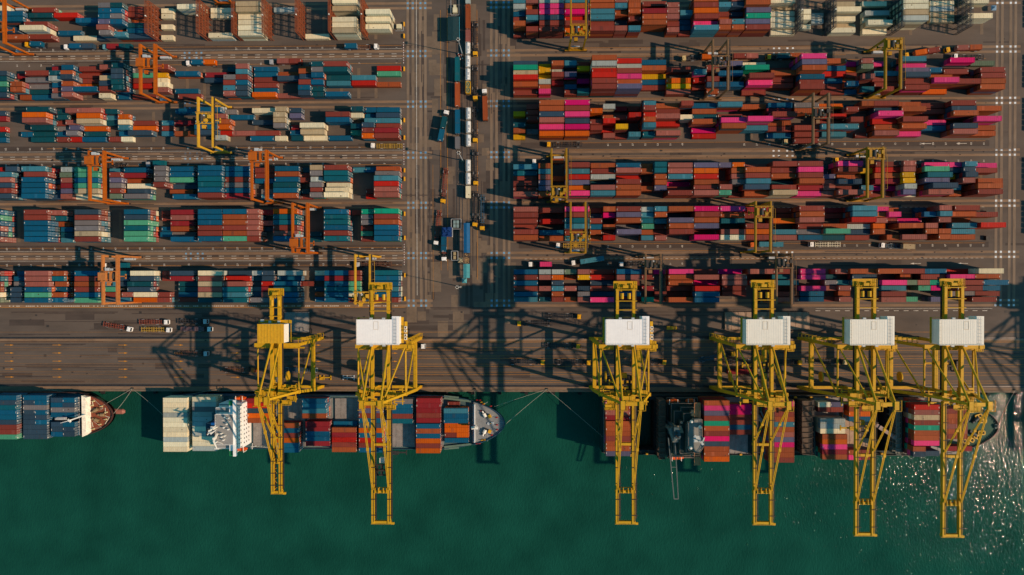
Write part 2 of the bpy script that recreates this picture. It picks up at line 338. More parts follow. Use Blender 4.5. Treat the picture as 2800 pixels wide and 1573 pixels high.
# =====================================================================
# CONTAINERS
# =====================================================================
YARD = """L10 -6936w34 -6359r24 -5409g42 -5254t42 -5100r24 -4708w12 -4433w34 -4061w14 -3649m44 -3238e14 -2402w54
L11 -6736b34 -6405t24 -6073R24 -5409b42 -5255b42 -5100r24 -4708w12 -4061w14 -3649m44 -2422m44
L12 -6737b34 -5788b24 -5411b42 -5256g42 -5102q14 -3648w34 -1985w54
L13 -6415r34 -5411p42 -5256b42 -5102t24 -4709w12 -3648w34 -2422w44 -2001w44
L14 -6803n34 -6423w44 -6063b14 -5435s42 -5280q12 -5126b24 -3649w34 -2423w44 -2017w34
L15 -6726q22 -6570q22 -6401r24 -5864w14 -5556n12 -5402g42 -5247c32 -5093n24 -4710w12 -4061w24 -3649w34 -2829w14 -2423m44
L20 -6102d22 -5933b32 -5747r24 -5439s32 -5242t42 -4708r32 -3847t12 -3682s32 -3499b14 -2921q12 -2694t42 -2538r44 -1902R14
L21 -6951n34 -6606d12 -6407r34 -6099t32 -5945q32 -5790r14 -5483b12 -5252n42 -5096G14 -4782y12 -4499b24 -4138d14 -3683c32 -3499b14 -3183q14 -2875q32 -2694g42 -2539t44 -1902G14
L22 -6952t34 -6454g24 -6101e32 -5902n42 -5748r14 -5440m32 -5252n42 -5097r14 -4782w12 -4149n14 -3841g32 -3683r32 -3499r14 -3173n24 -2864n32 -2694b42 -2537t24 -2214c24
L23 -6952G34 -6600q32 -6443g14 -6101b22 -5935q32 -5781o14 -5448n32 -5253t42 -5097R14 -4746w22 -3844r32 -3683b32 -3500r14 -2877r32 -2716b32 -2537c24 -2214R24 -1902q14
L24 -6953t34 -6601q32 -6444t14 -6102s22 -5939p32 -5784b34 -5449r32 -5244t42 -4746s22 -4536b14 -3845c32 -3684n32 -3500b14 -2884b32 -2729t22
L25 -6954n34 -6576q12 -6421b14 -6113g22 -5936s32 -5492w22 -5289b12 -5090r14 -4497r14 -3845s32 -3684n32 -3501o24 -3189s14 -2882n32 -2727t22 -2558b24
L30 -7067n14 -6349t44 -6041t22 -5887s32 -5732s34 -5409t22 -4499b24 -4191b34 -3884g12 -3501w24 -3180m32 -3017n22 -2210t32 -2038b22 -1902b24
L31 -7068d14 -6399o44 -6049t22 -5743o34 -5434c12 -5246o22 -3991s22 -3816b14 -3204m32 -3018p22 -2533r34 -2225w22 -2054b12 -1902n24
L32 -6401s44 -6093r12 -5932s22 -5743m34 -5435t12 -5246w22 -5089r14 -4711c12 -4547d14 -4239b24 -3931q22 -3529n14 -3204m32 -2531b34 -2054c22 -1902c24
L33 -7069R14 -6392t24 -6084g12 -5886p22 -5732o14 -5247c22 -5090o14 -4711r12 -4253b24 -3943o22 -3204g32 -3018d12 -2863w34 -2229t22 -2069n32 -1902r24
L34 -7070t14 -6568b12 -6412t14 -6098b12 -5926g22 -5734t14 -5273b12 -5118n24 -4714c12 -4559q14 -4251n24 -3944R12 -3789s14 -3482r14 -3033b12 -2878m24 -2246G12 -2069r32 -1909d34
L35 -7071b14 -6436t14 -6098r12 -5915R12 -5760b14 -5410r12 -5247w12 -3993e22 -3556b14 -3231w12 -3019t12 -2856w14 -2536b14 -2070o32 -1909r34
L40 -6932R34 -6624n42 -6415c44 -6107d12 -5952e32 -5776G34 -5402c12 -5175b24 -4706g42 -4540b34 -4145b44 -3823b34 -3496r14 -3187b34 -2870t12 -2715m42 -2538r44 -2215c12 -2055b12 -1902q24
L41 -6851c44 -6386r44 -5968V32 -5777G34 -5324r32 -5169d24 -4707g42 -4540b34 -4146b44 -3823b34 -3496r14 -3187q34 -2870r12 -2715g42 -2538T44 -1902g34
L42 -6852s44 -6416b44 -6108n12 -5954s32 -5777b34 -5321p32 -5167q14 -4707g42 -4541G34 -4146T44 -3824r34 -3497b14 -3189b34 -2882r22 -2727e32 -2538T44 -1902c44
L43 -6852n44 -6416b44 -6109q12 -5954d32 -5778G34 -5321g32 -5132w24 -4720r42 -4564n14 -4146T44 -3824g34 -3208t34 -2739g32 -2543w24 -1902R44
L44 -6853r44 -6417b44 -6109b12 -5955p32 -5778m34 -5321r32 -5132n24 -4613q14 -4147b44 -3825b34 -3415g12 -3209b34 -2887t12 -2732r32 -2541w34 -2051r12 -1902s44
L45 -6854n44 -6420b44 -6112n22 -5958s32 -5803w24 -5322V32 -5137g34 -4542b24 -4147r44 -3825d34 -3415c12 -3209q34 -2891r12 -2718g42 -2539w44 -2051R12 -1902s44
L50 -6995b44 -6390r44 -6083s32 -5734n44 -5098b44 -4719r12 -4534d34 -4149b44 -3831b44 -3523s42 -3369d22 -3185o44 -2560b34 -2232r12 -2077E32 -1902E44
L51 -6996G44 -6390r44 -6082T22 -5734r44 -5098n44 -4720r12 -4534s34 -4149b44 -3829q44 -3521s42 -3186T44 -2560T34 -2084g32 -1902r44
L52 -6997b44 -6390b44 -6082q12 -5735g44 -5099G44 -4570d24 -4150b44 -3832q44 -3524s42 -3369s22 -3186T44 -2541T44 -2084g32 -1902q44
L53 -6997s44 -6388b44 -6051b12 -5736g44 -5099T44 -4724b12 -4569q24 -4150r44 -3834r44 -3526s42 -3372t12 -3186r44 -2541b44 -2101r22 -1902b44
L54 -6998n44 -6388b44 -6052t12 -5736m44 -5100G44 -4741b12 -4586g14 -4151r44 -3830q44 -3522s42 -3187s44 -2785t12 -2541r44 -2101G22 -1902b44
L55 -6999s44 -6389b44 -6052c12 -5737r44 -5101G44 -4536b34 -4151b44 -3830G44 -3522r42 -3187b44 -2785t12 -2542T44 -2101r22 -1902b44
L60 -7003r44 -6635b12 -6388s44 -6080q32 -5741b44 -5258T22 -5063w34 -4720r12 -4550n34 -4152w44 -3823n24 -3515e22 -3361n32 -3158e34 -2720w12 -2555b34 -2247r32 -1902T44
L61 -7004T44 -6629b22 -6389s44 -6081T32 -5741r44 -5259n22 -5063n34 -4720r12 -4550d34 -4152s44 -3822R34 -3514T12 -3360n32 -3183b24 -2720b12 -2555d34 -2247r32 -1902b44
L62 -7005r44 -6630g22 -6384s44 -6043q32 -5745q44 -5437c22 -5259n22 -5102t34 -4506t14 -4153m44 -3838s44 -3530t12 -3367R32 -3210b34 -2883r12 -2556b34 -2248G32 -1902b44
L63 -7060q34 -6626n32 -6389b44 -6081b22 -5746r44 -5438G22 -5102n34 -4507t14 -4153s44 -3839T44 -3530c12 -3367d32 -3186t44 -2721t12 -2556T34 -2248G32 -1902c44
L64 -7061w34 -6627n32 -6391G44 -6083q32 -5746b44 -5438r22 -5216s22 -5061w24 -4743r22 -4507b14 -4154m44 -3839c44 -3531b12 -3368s32 -3186b44 -2721q12 -2556b34 -2248w32 -1902b44
L65 -7062V34 -6627n32 -6392b44 -6084b32 -5747G44 -5439g22 -5261c22 -5062o24 -4743r22 -4508r14 -4187t34 -3832T44 -3514g32 -3359g32 -3186b44 -2721b12 -2557b34 -2249r32 -1902r44
R10 -137c42 23s42 189e44 508c44 824q44 1137s42 1316q32 1502r24 2119q44 2588s42 2743q54 3094w34 3906m14 4302w14 4785m24 5152w14 5543w24
R11 -137e42 23q32 189k44 508q44 824q44 1137c42 1305q42 1786s42 2119r44 2430c42 2588n42 2743q54 3143m14 4674w54 5152e14
R12 -138b32 23r42 189k44 508K44 824c44 1146q32 1305q42 1478d44 1786s42 1965c32 2120o44 2463r22 2617n22 2772p44 3119w24 3446w32 3659e12 3885w44 4302e24 4674w54 5152m14
R13 -138r32 23c42 189n44 512R34 824c44 1162n12 1316r32 1478q44 1786s42 1970b12 2126r44 2463q22 2617d22 2772E44 3119w24 3446w32 3659e12 3877w24 4302w14 4675m54 5153m14 5545w34
R14 -137q42 189r44 508r44 830r34 1164d12 1479q44 1800r32 1977b12 2131k34 2439s42 2595c42 2760p44 3119w24 3500w12 3907m14 4306w34 4675e54
R15 -140r12 23r42 189r44 512o34 824r44 1137s42 1305c42 1800s32 1970r12 2124c44 2432q42 2595q42 2761r44 3143w14 3878w24 4303w14
R20 -139n34 186y12 347q32 509c32 675r22 835q64 1162R44 1481b34 2464p24 2776w14 3401k64 3735q34 4072K12 4226s32 4440k12 4690c44 5327K34 5665V14
R21 -138E44 184y22 352e12 516t12 670y32 835e64 1162e44 1481q34 1804r24 2296r32 2776E34 3098r14 3406p64 3764b24 4072o12 4227V32 4727k34
R22 -138m44 186y12 347r32 509p32 842R54 1153r54 1504y14 2128c42 2445b34 3101q34 3409q64 3765R24 4080r12 4421c24 4729p44 5036b42 5249r34 5657r44
R23 -137R54 184e22 352d12 675K22 835R64 1153k54 1499b14 1807o24 2149R22 2304r32 2789r54 3101r24 3437b44 3747b14 4055q12 4210s42 4396r24 4705n54 5050q34 5358r24 5666r44
R24 -138q44 184q22 513b22 835r64 1153q54 1499r14 1807y24 2145r12 2299n32 2454b34 2792k44 3101r24 3430r44 3738r14 4046b32 4424r24 4732r44 5052k54 5360r44 5668q44
R25 -140r24 183k32 513r22 670T32 835r64 1144p64 1805s24 2314q22 2777r14 3410r54 3771r14 4079b12 4234T32 4482r32 4731r44 5063o14 5658q44
R30 26r32 185q64 500K64 996e32 1164d12 1329r12 1484c52 1641q34 1949r52 2112b34 2420c44 2757q24 3066b34 3395g34 3727o24 4047t12 4201q42 4356r44 4664q34 4994r24 5303r44
R31 -141y22 26r32 185q64 500r64 829o42 1471r62 1656r34 2115q34 3050d34 3396q34 4013r42 4385n34 4693q44 5000r24 5308n44 5616q44
R32 26r32 185n64 500k64 990q32 1145r32 1299R52 1483R52 1643s44 1966w32 2121t34 2437r34 2763r24 3072r54 3738R34 4373k54 5290q54
R33 -141t22 185s64 504n54 827r42 982R52 1471q62 1669R24 2099q44 2442k54 2750k64 3074q24 3727r24 4035r52 4365R34 4674r54 5014k24 5573k54
R34 -141q22 26g12 186k54 504K54 828r42 982R22 1137y52 1471c62 2140K14 2448q54 2760c34 3075r24 3396r34 3708c44 4015c42 4390q34 4698q44 5014b24 5328n44 5636q24
R35 -142y12 188o44 508o44 1003s22 1162r12 1317c32 1496T32 1651s44 2149R14 3099b14 3423r24 3768c24 4218r12 4394s34 4702k24 5328s44 5636q24
R40 -141c34 177q42 508r54 832q44 1152b44 1467q32 1621T52 1800s44 2122p44 2437p42 2602o42 2769s24 3078r54 3391r54 3724t12 3881k54 4222t12 4377r44 4685s52 4861d12 5015k34 5323k32 5478c42 5654k24
R41 -142T24 177c42 512c44 832r44 1143s54 1460q42 1618T52 1800s44 2122o44 2589q42 2744q54 3086r44 3394k54 3725n12 3881r54 4218y32 4373R44 4681s52 4941G54 5305n32 5459n42 5614r34
R42 -142r24 177s42 355q22 512R44 832e44 1170R24 1631q42 1800c44 2122R44 2589s42 2744r54 3087q44 3395r54 3755p32 3956q24 4363q44 4670y52 4825b12 4979T54 5287y22 5442n52
R43 -141r34 177p42 511p44 838t24 1146r54 1480r12 1635q42 1819K14 2128q44 2442q22 2597g42 2751c54 3099t24 3408q54 3747s32 3901n44 4370d44 4678y52 4942p54 5408s52 5636q44
R44 -141r34 177p42 511o44 825s54 1143q54 1472q32 1631p42 1811r24 2119r44 2427s52 2734n54 3091r44 3445d34 3756s32 3926r24 4233c32 4388K24 4695e52 4850r12 5004n64 5321c32 5592q54
R45 -140s44 177q42 507k54 825c54 1143q54 1786r54 2106s54 2418G52 2617r12 2772q34 3080m54 3427k34 3734s32 3889s54 4219q32 4373r14 4681p52 4835w12 4990s54 5363q22 5593r54
R50 -137s54 188r34 503k54 829r22 983q52 1146r54 1466e42 1622c52 1794q54 2111K54 2435k54 2788d34 3099r14 3409r54 3753d14 4062c54 4425k32 4619q12 4970b12 5125s52 5313r54
R51 -137r54 503r54 834n22 989K42 1146p54 1466c42 1622q52 1810n14 2119r54 2455q44 2797r24 3105r14 3413q54 3753r14 4062c54 4386q32 4542k42 4977b42 5132c52 5314q44 5624r34
R52 -139r44 188R34 503T54 823r42 1146q54 1466T42 1642c32 1797p54 2111q54 2474T34 3101o34 3409s54 4051R54 4409s32 4563r22 4718K24 5158s42 5372q14
R53 -140r34 503c54 830b32 996q32 1163g24 1471G42 1645r22 1800q54 2111p54 2766r44 3446r34 3754q34 4071e24 4379o32 4664q44 4996s42 5323c44 5632R54
R54 -138r54 188b34 515r24 830q32 995r22 1150p54 1477q32 1645r22 1800r54 2152r14 2460s44 2768o44 3117c34 3425g34 3732G54 4072n24 4379q32 4996q42 5159q42 5344c34
R55 -138q54 189q24 515c24 834q22 989R42 1477c32 1648s32 2111K54 2455w44 2767r44 3127s34 3447b34 3754t24 4062r24 4553q32 4708s44 5159q42 5345q34
R60 -138b34 182e32 345e32 506V32 669s42 839r24 1151b54 1658K12 1813k44 2154r24 2462K24 2809s44 3117r44 3425k54 3915s32 4070q44 4378q54 4685r44 4993b34 5301R24 5609w54
R61 -138r34 182s32 344o32 514q12 669y42 833R34 1151s54 1496r22 1806q44 2114s54 2456s54 3121T34 3429k54 3844t12 4126n34 4757q22 4977r34 5300k44 5610q44
R62 -138b34 344n32 839n24 1151r54 1823q34 2153K24 2461s54 2817r44 3125T44 3812g22 3966T22 4121c34 4428k54 4745V42 4900s42 5054E34 5362r54 5670b54
R63 -138r34 182s32 344c32 506s32 679n22 839r24 1496d22 1814r24 2122R54 2515r24 3124r24 3433k54 3802s22 3957s32 4454c44 4948G32 5104K32 5353r54 5662b34
R64 -138b34 347q22 674g32 846b14 1179b24 1659r22 1813r14 2121b54 2515r24 3125r44 3495b24 3980q22 4419r54 5344g34 5654r34
R65 -139c24 185t12 347r22 509q22 673s32 827k44 1178d24 1485E32 1655r12 1809q44 2117b54 3125s44 3495b24 3807r12 3962s32 4419s54 4828G22 5104p32 5572r44"""
SHIPC = """1 -270.97 4 -58.44 13.0 b n T b b n r r G
1 -256.78 4 -58.76 11.0 b n/b g n/b n/n n/b n n n
1 -242.72 4 -60.04 10.5 n/b b/n g/g b . n/b n/n b/n
2 -183.86 4 -59.73 12.0 w w w e w w w w e w w
2 -168.89 4 -59.28 12.0 w e g e e e w e w w e
2 -142.71 4 -60.41 9.5 d R n . . . . . . . .
2 -141.62 4 -67.99 9.5 o q
2 -125.14 2 -61.36 5.0 b q b b
2 -126.99 4 -72.49 12.0 q b r o b b
2 -112.80 4 -60.02 12.0 b b c q
2 -111.37 4 -71.82 11.0 d d b b d
2 -97.94 4 -72.32 8.0 b
2 -97.92 4 -74.86 11.0 q d R r q
2 -84.19 4 -62.56 11.0 q p r b n o b R r b
2 -69.11 4 -60.30 11.0 g b b r T
2 -68.87 2 -80.06 5.0 s e
2 -62.91 2 -80.04 5.0 r b
2 -54.74 4 -59.70 12.0 d d d r d
2 -55.12 4 -72.80 11.0 b q b o r o
2 -41.00 4 -65.07 11.0 c b b
2 -40.79 4 -72.73 9.0 o/o o/o r/o
2 -41.05 4 -80.93 7.0 b
3 40.32 4 -60.23 14.0 k q s d
3 40.38 4 -70.45 15.0 q q q r q q p
3 87.79 4 -59.17 20.0 q k p r E q r K n q q o
3 100.59 4 -62.31 14.0 K K r r b r
3 119.33 4 -59.56 20.0 k q r q c q s p K q q r
3 146.05 2 -61.13 13.0 w r
3 152.28 2 -61.12 13.0 p r
3 146.30 4 -68.93 15.0 e e w
3 147.10 4 -76.62 15.5 q o k d q
3 161.31 4 -63.29 13.0 q o b
3 161.21 2 -84.99 13.0 q k
3 167.44 2 -84.97 13.0 r r
3 189.10 4 -60.98 20.5 R s m r E q q k . n
3 188.67 2 -81.34 20.5 q n
3 191.18 2 -59.58 12.0 s
3 205.46 2 -63.53 17.0 r q q s q r
3 212.20 2 -63.90 15.0 r q r s s q
3 208.38 4 -82.45 15.0 d"""
cmat = mat('container_paint', (0, 0, 0), .62, var=.09, scale=.8, stretch=(1, .25, .5), attr=True, dirt=(.055, .05, .042), dirtamt=.22, spec=.12)
CW, CT = 2.44, 2.7
crnd = random.Random(11)
def tintof(c):
    a = lit(PAL[c]); k = crnd.uniform(.84, 1.12); h = crnd.uniform(-.05, .05)
    return (a[0] * k * (1 + h), a[1] * k, a[2] * k * (1 - h))
def cbox(mb, x, y, z, L, col, H=2.6, door=True, light=False):
    """one corrugated box: frame, recessed panels, castings"""
    mb.cur = col
    i = .05
    if light:
        mb.box(x, x + L, y, y + CW, z + .02, z + H); return
    mb.box(x, x + L, y, y + CW, z + .02, z + H - .04)
    dk_ = tuple(c * .72 for c in col)
    # roof: rails round a slightly lower panel with shallow ribs
    mb.cur = col
    mb.box(x, x + L, y, y + .12, z + H - .04, z + H + .02); mb.box(x, x + L, y + CW - .12, y + CW, z + H - .04, z + H + .02)
    mb.box(x, x + .14, y + .12, y + CW - .12, z + H - .04, z + H + .02); mb.box(x + L - .14, x + L, y + .12, y + CW - .12, z + H - .04, z + H + .02)
    nr = 6 if L < 8 else 12
    for k in range(nr):
        xx = x + .5 + (L - 1) * k / (nr - 1); mb.box(xx - .12, xx + .12, y + .2, y + CW - .2, z + H - .04, z + H - .005)
    if crnd.random() < .3:
        kk = crnd.uniform(.62, 1.3); mb.cur = tuple(min(.8, c * kk + .01) for c in col); xx = x + crnd.uniform(.4, L - 2.2); mb.box(xx, xx + crnd.uniform(.6, 1.6), y + .2, y + CW - .2, z + H - .04, z + H + .004)
    if crnd.random() < .25:
        mb.cur = (.085, .05, .03); xx = x + crnd.uniform(.4, L - 1); yy = y + crnd.uniform(.3, 1.7); mb.box(xx, xx + crnd.uniform(.2, .7), yy, yy + crnd.uniform(.15, .5), z + H - .04, z + H + .008)
    mb.cur = dk_
    ns = 5 if L < 8 else 10
    for k in range(ns):
        xx = x + .6 + (L - 1.2) * k / (ns - 1)
        for yy, d in ((y, -.03), (y + CW, .03)): mb.box(xx - .1, xx + .1, min(yy, yy + d), max(yy, yy + d), z + .2, z + H - .2)
    if crnd.random() < .45:
        mb.cur = (.62, .6, .52)
        y0 = y + .75 + crnd.uniform(-.3, .3); mb.box(x + .16, x + .34, y0, y0 + .9, z + H - .04, z + H + .0)
        if crnd.random() < .5: mb.box(x + L - .34, x + L - .16, y0, y0 + .9, z + H - .04, z + H + .0)
def cdoor(mb, x, y, z, col, H=2.6):
    mb.cur = tuple(min(.8, c * 1.1 + .01) for c in col)
    mb.box(x, x + .05, y + .1, y + 1.2, z + .12, z + H - .1); mb.box(x, x + .05, y + 1.24, y + CW - .1, z + .12, z + H - .1)
    mb.cur = (.5, .48, .43)
    for d in (.4, .85, 1.6, 2.05): mb.box(x + .05, x + .11, y + d - .035, y + d + .035, z + .1, z + H - .08)
    if crnd.random() < .6: mb.cur = (.65, .63, .56); a = crnd.choice([.5, 1.5]); mb.box(x + .05, x + .07, y + a, y + a + .6, z + 1.5, z + 2.1)
recs = []   # dict of every container: x y z L colour, info
LOWPAL = {'L': 'bbbbtnnTrrrqsgGdoRwc', 'R': 'rrrrrqqqqqsssrdpnrqrqtk'}
for ln in YARD.strip().split('\n'):
    p = ln.split(); side, row, lane = p[0][0], int(p[0][1]), int(p[0][2])
    pitch = 2.76 if side == 'L' else 2.83
    y = YB[row] + (5 - lane) * pitch
    toks = []
    for t in p[1:]:
        k = max(i for i, ch in enumerate(t) if ch.isalpha())
        toks.append((int(t[:k]) * .04, t[k], int(t[k + 1]), 12.19 if t[k + 2] == '4' else 6.06))
    toks.sort()
    n_ = len(toks)
    for j, (x, c, nt_, L) in enumerate(toks):
        nth = (n_ - j) if side == 'L' else j + 1
        for lv in range(nt_):
            top = lv == nt_ - 1
            if top: cc = c
            elif c in 'wem' : cc = crnd.choice('wwwme')
            elif crnd.random() < .4: cc = c
            else: cc = crnd.choice(LOWPAL[side])
            recs.append(dict(x=x, y=y, z=lv * CT, L=L, c=cc, top=top, where='yard', side=side, row=row, lane=6 - lane, nth=nth, h=(lv + 1) * CT))
SHIPBASE = {'1': 3.2, '2': 4.2, '3': 6.2}
sb = {}
for ln in SHIPC.strip().split('\n'):
    p = ln.split(); s, x0, L, y0, h = p[0], float(p[1]), 12.19 if p[2] == '4' else 6.06, float(p[3]), float(p[4])
    nt_ = max(1, round((h - SHIPBASE[s]) / 2.62)); base = h - nt_ * 2.62
    for k, t in enumerate(p[5:]):
        if t == '.': continue
        y = y0 - k * 2.5 - CW
        parts_ = t.split('/')
        for q, c in enumerate(parts_):
            LL = L if len(parts_) == 1 else 6.06
            xx = x0 + q * 6.13
            for lv in range(nt_):
                top = lv == nt_ - 1
                cc = c if top else (crnd.choice('wwme') if c in 'wem' else (c if crnd.random() < .3 else crnd.choice({'1': 'bntnb', '2': 'obRrdqbn', '3': 'rrqqknpdsE'}[s])))
                recs.append(dict(x=xx, y=y, z=base + lv * 2.62, L=LL, c=cc, top=top, where='ship', ship=s, h=h))
for s in '123':    # bay and row numbers for the ship boxes
    tops = [q for q in recs if q['where'] == 'ship' and q['ship'] == s and q['top']]
    xs = sorted({round(q['x']) for q in tops}); gr = []
    for x in xs:
        if not gr or x - gr[-1][-1] > 4.2: gr.append([x])
        else: gr[-1].append(x)
    for q in tops:
        q['bay'] = [i for i, g_ in enumerate(gr) if round(q['x']) in g_][0] + 1
    for b_ in range(1, len(gr) + 1):
        inb = [q for q in tops if q['bay'] == b_]
        ys = sorted({round(q['y'], 1) for q in inb}, reverse=True)
        for q in inb: q['rw'] = ys.index(round(q['y'], 1)) + 1
ORD = ['', 'first', 'second', 'third', 'fourth', 'fifth', 'sixth', 'seventh', 'eighth', 'ninth', 'tenth', 'eleventh', 'twelfth', 'thirteenth',
       'fourteenth', 'fifteenth', 'sixteenth', 'seventeenth', 'eighteenth', 'nineteenth', 'twentieth', '21st', '22nd', '23rd', '24th', '25th', '26th', '27th', '28th', '29th', '30th']
def clabel(q):
    sz = 'long' if q['L'] > 8 else 'short'; c = WORD[q['c']]; NW = ['', 'one', 'two', 'three', 'four', 'five', 'six']
    if q['where'] == 'yard':
        return '%s %s container, %s yard row %s from quay, lane %s, %s stack from road' % (c, sz, 'left' if q['side'] == 'L' else 'right', NW[7 - q['row']], NW[q['lane']], ORD[q['nth']])
    return '%s %s container on %s ship, %s bay from left, %s row from quay' % (c, sz, {'1': 'leftmost', '2': 'middle', '3': 'rightmost'}[q['ship']], ORD[q['bay']], ORD[q['rw']])
extra = []     # boxes on trucks and wagons: (x,y,z,L,rot,colour,label) filled further down
def vis(q):
    sc_ = 1867 / (355 - q['h'])
    cx = abs((q['x'] + q['L'] / 2 + 6.6) * sc_); cy = abs((q['y'] + 1.2 + 4) * sc_)
    fr = 1.0 if cx < 1400 - q['L'] * sc_ / 2 and cy < 780 else (.4 if cx < 1400 and cy < 786 else 0)
    if q['where'] == 'yard': side_ = q['h'] / (355 - q['h']) * abs(q['y'])
    else: side_ = 0
    return q['L'] * sc_ * sc_ * 2.44 * fr + min(side_, 6) * q['L'] * sc_ * .25
NEXTRA = 48
cand = sorted([q for q in recs if q['top']], key=vis, reverse=True)[:300 - NEXTRA]
ids = {id(q) for q in cand}
for q in cand:
    col = tintof(q['c'])
    mb = MB(); cbox(mb, 0, 0, 0, q['L'], col, 2.6)
    o = mb.build('shipping_container', cmat, None, (q['x'], q['y'], q['z']))
    tag(o, clabel(q), 'container', 'shipping containers stacked in the port')
    mb = MB(); cdoor(mb, q['L'], 0, 0, col); mb.build('door', cmat, o)
for r_ in (1, 2, 3, 4, 5):      # the neighbouring stacks just beyond the far right road
    for la in range(6):
        for bx in range(2):
            for lv in range(5): recs.append(dict(x=272 + bx * 13, y=YB[r_] + la * 2.83, z=lv * CT, L=12.19, c=crnd.choice('rqrqsnbk'), top=lv == 4, where='yard', side='R', h=(lv + 1) * CT))
mb = MB()
for q in recs:
    if id(q) in ids: continue
    col = tintof(q['c'])
    if q['top']: cbox(mb, q['x'], q['y'], q['z'], q['L'], col, 2.6)
    else: cbox(mb, q['x'], q['y'], q['z'], q['L'], col, 2.62, light=True)
    if (q['where'] == 'ship' or q['side'] == 'L'): cdoor(mb, q['x'] + q['L'], q['y'], q['z'], col)
tag(mb.build('stacked_containers', cmat), 'remaining multicoloured shipping containers filling the stacks of the yards and ships', 'containers', kind='stuff')
print('containers', len(recs), 'tops', sum(q['top'] for q in recs))
def loose(x, y, z, L, rz, c, label, group='shipping containers stacked in the port', name='shipping_container'):
    """container centred on x,y"""
    col = tintof(c); mb = MB(); cbox(mb, -L / 2, -CW / 2, 0, L, col)
    o = mb.build(name, cmat, None, (x, y, z), rz); tag(o, label, 'container', group)
    mb = MB(); cdoor(mb, L / 2, -CW / 2, 0, col); mb.build('door', cmat, o); return o
